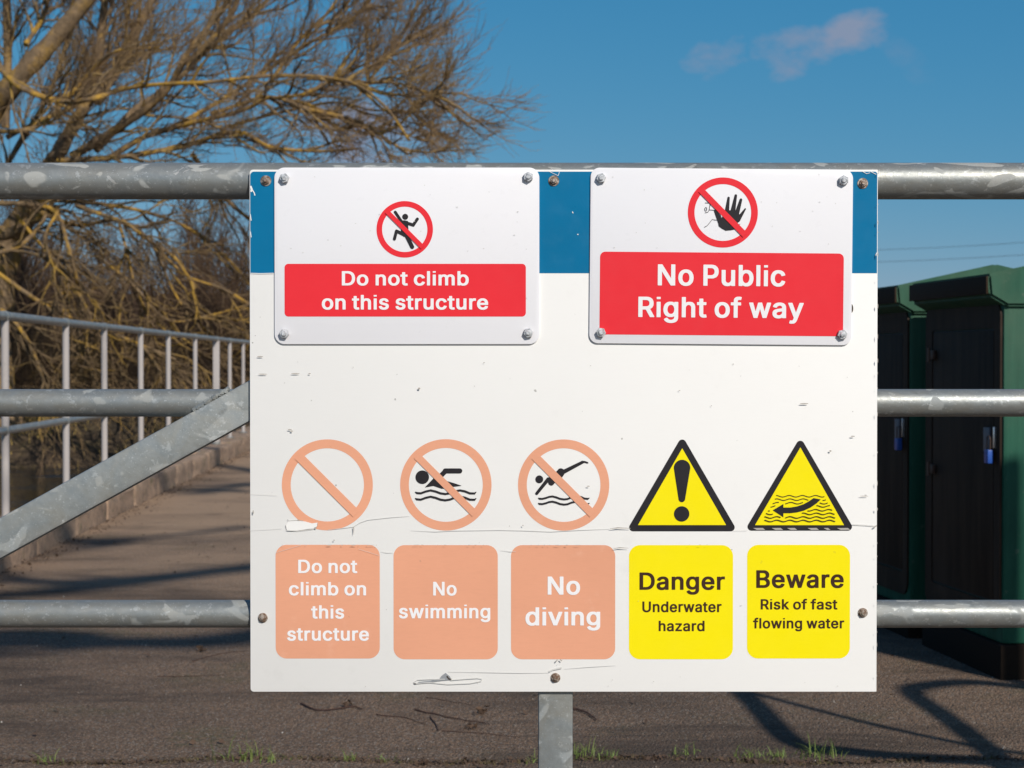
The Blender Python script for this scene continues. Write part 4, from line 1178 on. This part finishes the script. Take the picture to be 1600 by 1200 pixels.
cabinet(0, 'nearer green equipment cabinet with a dark door and gabled lid, at the right edge')
cabinet(1, 'farther green equipment cabinet, half hidden between the board and the nearer cabinet')

# ---------------------------------------------------------------- power line far beyond the cabinets
M_wire = mat('weathered_wire', (.10, .11, .12), .6)
M_wood = mat('creosoted_pole', (.09, .06, .04), .9)
pl1, pl2 = Vector((25, 130, 0)), Vector((62, 72, 0))
ends = []
for p, h, lab in ((pl1, 9.4, 'far wooden pole of the power line, hidden behind the board'), (pl2, 12.0, 'nearer wooden pole of the power line, beyond the right edge')):
    r = empty('power_pole', tuple(p)); tag(r, lab, 'pole', 'poles of the power line')
    bm = bmesh.new(); add_tube(bm, [(0, 0, -.5), (0, 0, h + .5)], [.17, .12], 12); bobj('post', bm, M_wood, r, smooth=True)
    for a_ in ((-.9, -.06, h - .1), (-.6, -.06, h - 1.0)):
        bm = bmesh.new(); add_box(bm, a_, (-a_[0], .06, a_[2] + .15)); bobj('crossarm', bm, M_wood, r)
    ends.append((p, h))
for dz, dx, lab in ((0, .8, 'upper thin wire of the power line crossing the sky above the cabinets'), (-.92, -.5, 'lower thin wire of the power line crossing the sky above the cabinets')):
    a = ends[0][0] + Vector((dx, 0, ends[0][1] + dz)); b = ends[1][0] + Vector((dx, 0, ends[1][1] + dz))
    pts = [a.lerp(b, t / 24) - Vector((0, 0, 1.3 * 4 * (t / 24) * (1 - t / 24))) for t in range(25)]
    bm = bmesh.new(); add_tube(bm, pts, .016, 6)
    tag(bobj('power_cable', bm, M_wire, None, smooth=True), lab, 'cable', 'wires of the power line')

# ---------------------------------------------------------------- trees
def bark(name, base, dark, lichen, amt, thr=.5, scale=2.2):
    m = mat(name, base, .9, spec=.2); N = NT(m)
    c = N.mix(N.ramp(N.noise(6, 4, .6), .35, .65), base, dark)
    geo = N.n.new('ShaderNodeNewGeometry'); sx = N.n.new('ShaderNodeSeparateXYZ'); N.l.new(geo.outputs['Normal'], sx.inputs[0])
    l = N.ramp(N.noise(scale, 4, .65), thr, thr + .12)
    c = N.mix(N.math('MULTIPLY', l, amt), c, lichen)
    N.color(c); N.bump(N.noise(9, 6, .75), .9, .06)
    return m


M_bark = bark('willow_bark', (.26, .18, .105), (.14, .10, .062), (.42, .25, .05), .55, .50)
M_limb = bark('lichened_branch', (.27, .185, .10), (.13, .088, .052), (.52, .30, .04), .75, .47)
M_twig1 = bark('willow_branchlet', (.31, .215, .11), (.16, .11, .065), (.50, .31, .06), .6, .50, 1.1)
M_twig = bark('willow_twig', (.30, .20, .105), (.17, .11, .068), (.38, .25, .09), .6, .5, .8)
M_droop = bark('drooping_yellow_twig', (.22, .15, .075), (.10, .068, .04), (.50, .30, .045), .6, .52, 1.0)

TY = 32.0
willow = empty('willow_tree', tuple(at_plane(15, 668, TY + .6)))
tag(willow, 'large bare willow with yellow lichened branches spreading behind the railing at the upper left', 'tree')
wi = Matrix.Translation(willow.location).inverted()


def wpath(pts, y0, y1, n=5):
    N_ = len(pts)
    P = [at_plane(px, py, TY + y0 + (y1 - y0) * i / (N_ - 1) + rng.normal() * .25 * (i > 0)) for i, (px, py) in enumerate(pts)]
    return smooth_path(P, n)


def wres(P, k):
    P = np.array([tuple(p) for p in P]); t = np.linspace(0, len(P) - 1, k); i = np.minimum(t.astype(int), len(P) - 2); f = (t - i)[:, None]
    return P[i] * (1 - f) + P[i + 1] * f


def px_r(w): return w * TY / F / 2


def wpart(name, pts, w, y, m):
    P = wpath(pts, *y)
    n = len(P)
    bm = bmesh.new()
    add_tube(bm, P, [px_r(w[0] + (w[1] - w[0]) * (i / (n - 1)) ** .8) * (1 + .09 * math.sin(i * 1.7 + w[0]) + .04 * rng.normal()) for i in range(n)], 9)
    o = bobj(name, bm, m, willow, smooth=True); o.matrix_parent_inverse = wi
    return wres(P, 14)


wpart('trunk', [(15, 700), (-10, 560), (-2, 450), (20, 370), (55, 310), (92, 245)], (62, 34), (.6, 0), M_bark)
wpart('trunk', [(-40, 700), (-60, 500), (-55, 330), (-20, 190), (30, 120), (85, 60), (150, -20), (215, -110)], (58, 18), (.8, -.5), M_bark)
upper = [  # px points, px widths at both ends, depth run
    ([(85, 250), (115, 195), (140, 150), (152, 95), (160, 40), (170, -60)], (24, 12), (0, 1.0)),
    ([(112, 245), (160, 216), (215, 180), (262, 138), (295, 80), (335, 30), (390, -50)], (15, 8), (0, -1.5)),
    ([(-60, 40), (-10, 95), (30, 135), (92, 158), (142, 155), (190, 140), (245, 132), (330, 128), (430, 118), (540, 126), (600, 165), (640, 220)], (10, 4), (-1.5, -3)),
    ([(150, 158), (188, 100), (215, 45), (240, -10), (262, -90)], (19, 12), (.5, 2)),
    ([(165, 250), (230, 212), (300, 192), (380, 172), (425, 152), (480, 170), (560, 190), (625, 232)], (10, 4), (-.5, -2.5)),
    ([(90, 252), (200, 244), (292, 226), (370, 206), (425, 230), (500, 236), (560, 232)], (10, 4), (-1, -2)),
    ([(150, 235), (212, 170), (272, 130), (332, 70), (402, 18), (450, -50)], (12, 6), (0, 2.5)),
    ([(270, 200), (340, 160), (405, 118), (485, 66), (550, 30), (590, -20)], (9, 4), (-.3, .5)),
    ([(330, 178), (400, 156), (470, 148), (540, 114), (590, 92), (635, 80)], (8, 3), (0, -1.2)),
    ([(480, 122), (560, 128), (620, 130), (660, 142), (690, 150)], (6, 2.5), (-2, -3)),
    ([(400, 150), (470, 160), (550, 190), (620, 208), (680, 222)], (7, 2.5), (-1, 1.5)),
    ([(-50, 200), (20, 205), (70, 190), (130, 125), (180, 80), (250, 75)], (9, 4), (-1, -2)),
    ([(10, 215), (80, 180), (120, 165), (185, 100), (200, 20), (205, -60)], (8, 5), (1, 2)),
    ([(290, 100), (350, 40), (380, -20), (400, -80)], (10, 6), (1, 2)),
    ([(560, 150), (590, 110), (625, 65), (645, 20)], (5, 2), (-1, 0)),
    ([(350, 200), (420, 180), (520, 160), (580, 172), (630, 172), (665, 188)], (6, 2), (1, 2)),
    ([(-30, 330), (30, 225), (75, 150), (105, 60), (120, -40)], (11, 6), (1.5, 2.5)),
    ([(430, 118), (470, 60), (520, 10), (545, -60)], (6, 4), (0, 1)),
    ([(40, 70), (70, 20), (80, -40)], (9, 7), (1, 1.2)),
    ([(8, 200), (12, 80), (8, -60)], (16, 13), (2, 2)),
]
lower = [
    ([(-60, 320), (30, 318), (85, 330), (108, 390), (126, 470), (140, 560)], (10, 3), (-1, -2.5)),
    ([(40, 318), (95, 345), (130, 352), (185, 344), (230, 374), (272, 402), (305, 450)], (9, 4), (-1, -2)),
    ([(20, 330), (55, 372), (92, 420), (100, 472), (125, 522), (135, 575)], (6, 2.5), (-1, -2)),
    ([(-30, 402), (30, 384), (62, 352), (80, 320)], (8, 5), (-2, -1)),
    ([(120, 322), (198, 350), (240, 382), (290, 430), (350, 452), (405, 485)], (7, 3), (-1, -1.5)),
    ([(-20, 415), (60, 470), (120, 500), (200, 530), (275, 562)], (7, 3), (-2, -3)),
    ([(300, 240), (345, 302), (390, 342), (430, 362), (480, 420)], (9, 4), (1, 2)),
    ([(150, 400), (205, 442), (262, 500), (330, 492), (402, 472)], (5, 2.5), (-1, -2)),
    ([(60, 312), (150, 318), (230, 332), (300, 360), (370, 420), (430, 500)], (8, 3), (0, 1.5)),
    ([(-20, 470), (20, 500), (50, 545), (70, 600)], (8, 4), (-3, -4)),
    ([(90, 330), (70, 380), (110, 440), (140, 490), (150, 545)], (5, 2.5), (-2, -3)),
    ([(185, 344), (200, 400), (212, 450), (235, 510), (240, 575)], (5, 2), (-1, -1.6)),
    ([(240, 382), (280, 470), (340, 530), (400, 560)], (5, 2), (-1, 0)),
    ([(-40, 350), (10, 365), (50, 345), (90, 325)], (26, 12), (0, -.5)),
]
cu_, cl_ = [], []
for pts, w, y in upper: cu_.append(wpart('branch', pts, w, y, M_bark if w[0] > 11 else M_limb))
for pts, w, y in lower: cl_.append(wpart('branch', pts, w, y, M_limb))
U0, D0 = np.stack(cu_), np.stack(cl_)


def wtwigs(name, P, r0, r1, n, m):
    o = tubes_np(name, P, taper(len(P), P.shape[1], r0, r1), n, m, willow, 'stuff'); o.matrix_parent_inverse = wi
    return P


u1 = grow(U0, 14, (.9, 2.1), .62, (.05, 0, .08), 9, .12, 1, .17, (.02, 0, .02)); wtwigs('branchlets', u1, .029, .009, 5, M_twig1)
u2 = grow(u1, 8, (.5, 1.25), .5, (.05, 0, .24), 7, .15, 1, .17, (.02, 0, .05)); wtwigs('twigs', u2, .0098, .004, 3, M_twig)
u3 = grow(u2, 5, (.3, .8), .5, (.03, 0, .2), 5, .1, 1, .16, (0, 0, .08)); wtwigs('twigs', u3, .0056, .0026, 3, M_twig)
d1 = grow(D0, 9, (.9, 2.6), .6, (.12, 0, -.14), 9, .15, 1, .2, (.03, 0, -.05)); wtwigs('branchlets', d1, .026, .009, 5, M_droop)
d2 = grow(d1, 5, (.5, 1.5), .6, (.05, 0, -.10), 7, .15, 1, .22, (0, 0, -.02)); wtwigs('twigs', d2, .0115, .005, 3, M_droop)
d3 = grow(d2, 2, (.3, .9), .6, (0, 0, -.05), 5, .1, 1, .2, (0, 0, 0)); wtwigs('twigs', d3, .007, .0035, 3, M_twig)

# brushwood on the far bank: a mass of bare stems nobody could count
M_brush = bark('brushwood_twig', (.125, .075, .048), (.060, .040, .028), (.17, .10, .04), .4, .5, .35)
M_brush2 = bark('pale_brushwood_twig', (.13, .085, .048), (.07, .046, .03), (.24, .15, .04), .5, .5, .35)


def brush(name, n, xr, yr, hr, r, m, n1=14, n2=3, lab=None):
    X = rng.uniform(*xr, n); Y = rng.uniform(*yr, n)
    Z = terrain_z(X, Y) - .1
    hz = rng.uniform(*hr, n) * (.75 + .25 * np.sin(X * .9 + Y * .3))
    lean = rng.normal(size=(n, 2)) * .22
    K = 7
    t = np.linspace(0, 1, K)[None, :]
    P = np.stack([X[:, None] + lean[:, :1] * hz[:, None] * t ** 1.5, Y[:, None] + lean[:, 1:] * hz[:, None] * t ** 1.5, Z[:, None] + hz[:, None] * t], -1)
    P[:, 1:] += rng.normal(size=(n, K - 1, 3)) * .06
    a = tubes_np(name, P, taper(n, K, r * 1.6, r * .5), 4, m, None, 'stuff')
    if lab: a['label'] = lab
    c1 = grow(P, n1, (.5, 1.9), .6, (0, 0, .14), 6, .08, 1, .13)
    tubes_np(name, c1, taper(len(c1), 6, r * .5, r * .22), 3, m, None, 'stuff')
    c2 = grow(c1, n2, (.3, 1.1), .6, (0, 0, .10), 4, .1, 1, .14)
    tubes_np(name, c2, taper(len(c2), 4, r * .26, r * .14), 3, m, None, 'stuff')


brush('brushwood', 480, (-24, 1.5), (38, 50), (2.2, 4.9), .019, M_brush, 16, 4, 'brown tangle of bare bushes on the far bank behind the railing')
brush('brushwood', 600, (-34, -2), (50, 72), (4.0, 7.4), .026, M_brush, 16, 4)
brush('brushwood', 260, (-16, -1), (34, 39), (.6, 1.7), .012, M_brush2, 14, 4)

# dry reeds and grass clumps at the waterline
M_reed = mat('dry_reed', (.42, .30, .10), .9); N = NT(M_reed); N.color(N.mix(N.ramp(N.noise(.9, 3), .4, .6), (.46, .32, .09), (.17, .12, .05)))
M_grass = mat('grass_blade', (.08, .16, .02), .7); N = NT(M_grass); N.color(N.mix(N.noise(18, 2), (.070, .17, .018), (.20, .20, .06)))


def blades(name, base, h, w, m, parent=None, kind=None, splay=.5):
    n = len(base); K = 4
    P0 = np.asarray(base, dtype=float)
    a = rng.random(n) * 6.283
    H = h[0] + (h[1] - h[0]) * rng.random(n)
    lean = rng.random(n) * splay
    dr = np.stack([np.cos(a), np.sin(a), np.zeros(n)], -1)
    side = np.stack([-np.sin(a), np.cos(a), np.zeros(n)], -1)
    b2_ = rng.random(n) * 6.283
    side = np.stack([np.cos(b2_), np.sin(b2_), np.zeros(n)], -1)
    rows = []
    for k in range(K):
        t = k / (K - 1)
        c = P0 + dr * (lean * H * t * t)[:, None] + np.array([0, 0, 1]) * (H * t * (1 - .3 * lean * t))[:, None]
        ww = w * (1 - t) ** .7 + w * .06
        rows += [c - side * ww / 2, c + side * ww / 2]
    co = np.stack(rows, 1).reshape(-1, 3)
    q = np.concatenate([(np.arange(n) * 2 * K)[:, None] + np.array([2 * k, 2 * k + 1, 2 * k + 3, 2 * k + 2])[None] for k in range(K - 1)])
    o = link(name, quads_mesh(name, co, q), m, parent)
    if kind: o['kind'] = kind
    return o


bs = []
for _ in range(60):
    cx, cy = rng.uniform(-13, -1.5), rng.uniform(30.2, 33.5)
    for _ in range(90):
        x, y = cx + rng.normal() * .3, cy + rng.normal() * .2
        bs.append((x, y, float(terrain_z(np.array(x), np.array(y))) - .05))
o = blades('dry_reeds', bs, (.10, .32), .018, M_reed, None, 'stuff', .9)
o['label'] = 'yellow dry grass and reeds along the far waterline behind the railing'
bs = []
for _ in range(9000):
    x, y = rng.uniform(-26, 2), rng.uniform(33, 44)
    bs.append((x, y, float(terrain_z(np.array(x), np.array(y))) - .04))
blades('dry_grass', bs, (.15, .5), .02, mat('dead_grass', (.14, .095, .045), .9), None, 'stuff', 1.1)

# ---------------------------------------------------------------- tufts, moss line, grit, fallen twigs on the asphalt
tufts = [((385, 1186), .075, 90, 'bright green grass tuft at the bottom edge, left of centre'), ((80, 1194), .045, 40, 'small grass tuft at the bottom left corner'),
         ((430, 1190), .035, 30, 'tiny grass tuft just right of the brightest left tuft'), ((550, 1188), .04, 36, 'low grass tuft below the second caption sticker'),
         ((603, 1190), .03, 20, 'tiny grass tuft left of the centre post, nearest the low tuft'), ((905, 1182), .055, 90, 'leafy grass tuft right against the centre post'),
         ((950, 1186), .035, 60, 'low spread of grass right of the centre post tuft'), ((1065, 1180), .04, 50, 'small grass tuft below the danger caption'),
         ((1170, 1184), .045, 70, 'grass tuft left of the thick bent shadow'), ((1215, 1183), .035, 50, 'grass tuft at the edge of the thick bent shadow'), ((1285, 1182), .07, 90, 'dark grass tuft standing in the shadow, lower right'),
         ((832, 1192), .035, 20, 'tiny grass tuft left against the centre post')]
for (px, py), h, n, lab in tufts:
    g = at_ground(px, py)
    n = int(n * .55)
    b0 = [(rng.normal() * h * .5, rng.normal() * h * .4, -.002) for _ in range(n)]
    b0[0] = (0, 0, -.002)
    o = blades('grass_tuft', b0, (h * .35, h), .0028, M_grass, None, None, 1.3)
    o.location = g
    tag(o, lab, 'grass tuft', 'grass tufts growing from the crack in the asphalt')
M_moss = mat('crack_moss', (.09, .075, .03), .95); N = NT(M_moss); N.color(N.mix(N.ramp(N.noise(14, 4), .4, .6), (.10, .085, .03), (.10, .06, .04)))
bs, stones, leaves = [], [], []
for _ in range(5200):
    px = rng.uniform(-60, 1660); g = at_ground(px, 1189 + 4 * math.sin(px / 90) + rng.normal() * 1.7)
    if rng.random() < .35 + .4 * math.sin(px / 70) ** 2: bs.append((g.x, g.y, -.002))
    if rng.random() < .22: leaves.append((g.x, g.y + rng.normal() * .01, .006))
blades('moss_line', bs, (.003, .014), .004, M_moss, None, 'stuff', 1.2)
litter('crack_debris', leaves, (.003, .009), M_leaf)


def pebbles(name, n, region, size, m):
    V = np.array([(1, 0, 0), (-1, 0, 0), (0, 1, 0), (0, -1, 0), (0, 0, .8), (0, 0, -.6)])
    Fc = np.array([(0, 2, 4), (2, 1, 4), (1, 3, 4), (3, 0, 4), (2, 0, 5), (1, 2, 5), (3, 1, 5), (0, 3, 5)])
    P = region(n); s = size[0] + (size[1] - size[0]) * rng.random(n) ** 4
    a = rng.random(n) * 6.28
    vr = V[None] * s[:, None, None] * (.6 + .6 * rng.random((n, 6, 1)))
    x = vr[..., 0] * np.cos(a)[:, None] - vr[..., 1] * np.sin(a)[:, None]; y = vr[..., 0] * np.sin(a)[:, None] + vr[..., 1] * np.cos(a)[:, None]
    co = np.stack([x, y, vr[..., 2]], -1) + P[:, None, :]
    q = (Fc[None] + (np.arange(n) * 6)[:, None, None]).reshape(-1, 3)
    o = link(name, quads_mesh(name, co.reshape(-1, 3), q), m); o['kind'] = 'stuff'


def reg(n):
    y = 4.2 + 12 * rng.random(n) ** 1.8
    x = rng.uniform(-2.4, 2.6, n) * np.clip(y / 7, .6, 1)
    return np.stack([x, y, np.full(n, .0008)], -1)


M_grit = mat('grit', (.15, .12, .10), .9); N = NT(M_grit); N.color(N.mix(N.ramp(N.noise(40, 2), .35, .7), (.085, .068, .056), (.24, .20, .165)))
M_pale = mat('pale_chipping', (.50, .47, .42), .9)
pebbles('grit', 22000, reg, (.0008, .0042), M_grit)
pebbles('pale_chippings', 260, reg, (.0012, .0046), M_pale)
M_ftw = mat('fallen_twig_bark', (.055, .026, .018), .9)
for pts, r, lab in (([(470, 1101), (500, 1112), (550, 1106), (566, 1110)], .004, 'dark curled fallen twig below the left end of the board'),
                    ([(588, 1118), (630, 1122), (665, 1133)], .0022, 'thin fallen twig left of the forked one on the asphalt'),
                    ([(648, 1110), (700, 1122), (765, 1133)], .0032, 'longest fallen twig lying below the board'),
                    ([(672, 1122), (680, 1132), (685, 1143)], .003, 'short crooked fallen twig crossing the longest one'),
                    ([(690, 1143), (750, 1146), (812, 1153)], .0018, 'thin reddish fallen twig left of the centre post'),
                    ([(896, 1110), (915, 1115), (932, 1127)], .005, 'stout fallen stick just right of the centre post'),
                    ([(665, 1090), (700, 1096), (735, 1102)], .0018, 'thin fallen twig close under the board edge'),
                    ([(246, 1058), (300, 1057), (350, 1055)], .0016, 'thin fallen twig on the asphalt left of the board'),
                    ([(300, 1034), (345, 1022), (388, 1018)], .0018, 'yellowish fallen twig beside the left board edge')):
    P = smooth_path([at_ground(*p) + Vector((0, 0, r * 1.1)) for p in pts], 5)
    r *= .72
    bm = bmesh.new(); add_tube(bm, [p + Vector((0, rng.normal() * .003, 0)) for p in P], [r * (1 - .5 * i / len(P)) for i in range(len(P))], 7)
    tag(bobj('fallen_twig', bm, M_ftw, None, smooth=True), lab, 'twig', 'fallen twigs on the asphalt')
for (px, py), lab in (((315, 1018), 'crumpled brown leaf clump left of the board, beside the yellow twig'), ((545, 1104), 'dark crumpled leaf clump below the first caption'), ((755, 1116), 'small dark leaf clump below the third caption'),
                      ((736, 1139), 'dark leaf clump on the thin reddish twig'), ((662, 1196), 'black crumb of debris at the bottom edge'), ((1592, 1040), 'yellowish dead leaf at the foot of the nearer cabinet')):
    g = at_ground(px, py); b0 = bmesh.new()
    for _ in range(14):
        c = Vector((rng.normal() * .012, rng.normal() * .012, abs(rng.normal()) * .007 + .004)); s = .006 + .008 * rng.random()
        u = Vector(rng.normal(size=3)).normalized() * s; w = Vector(rng.normal(size=3)).normalized() * s * .7
        vs = [b0.verts.new(c + q) for q in (-u, -w, u * .2, u, w)]
        b0.faces.new(vs)
    o = bobj('dead_leaf', b0, M_leaf if px < 1500 else M_reed); o.location = g
    tag(o, lab, 'dead leaf', 'dead leaves on the asphalt')

# ---------------------------------------------------------------- bare tree behind the camera whose boughs shade the path at the left
back = empty('bare_tree', (9.5, -4.2, 0)); tag(back, 'tall bare tree behind the viewer whose boughs shade the path', 'tree')
bi = Matrix.Translation(back.location).inverted()
YT = -4.0
bm = bmesh.new(); add_tube(bm, smooth_path([(9.5, -4.2, -.2), (9.3, -4.1, 4), (9.0, -4, 9), (8.6, -4, 14), (8.4, -4, 17)], 4), [.28 - .011 * i for i in range(17)], 14)
o = bobj('trunk', bm, M_bark, back, smooth=True); o.matrix_parent_inverse = bi
acc = []
for pts, w, z0 in (([(-40, 1003), (60, 1005), (190, 1004), (420, 990), (800, 900)], .13, 11), ([(-60, 880), (60, 908), (200, 905), (330, 893), (500, 870), (900, 800)], .12, 13),
                   ([(-60, 932), (60, 928), (170, 915), (300, 897)], .09, None), ([(200, 772), (300, 764), (390, 768)], .09, None), ([(-40, 990), (60, 990), (160, 998)], .10, None), ([(150, 845), (260, 838), (390, 822)], .05, None), ([(300, 770), (390, 757), (520, 748), (800, 720)], .12, 16), ([(-30, 1022), (80, 1018), (230, 1000)], .03, None)):
    P = [caster(px, py, YT) for px, py in pts]
    if z0: P = P + [Vector((8.7, YT, min(z0, 15.5)))]
    P = smooth_path(P, 5)
    bm = bmesh.new(); add_tube(bm, P, [w * (.45 + .55 * i / (len(P) - 1)) for i in range(len(P))], 9)
    o = bobj('branch', bm, M_bark, back, smooth=True); o.matrix_parent_inverse = bi
    acc.append(wres(P[:int(len(P) * .55)][::-1], 14))
A0 = np.stack(acc)
a1 = grow(A0, 16, (.5, 1.5), .35, (-.1, 0, 0), 6, .2, 1, .1)
o = tubes_np('twigs', a1, taper(len(a1), 6, .03, .012), 4, M_bark, back, 'stuff'); o.matrix_parent_inverse = bi
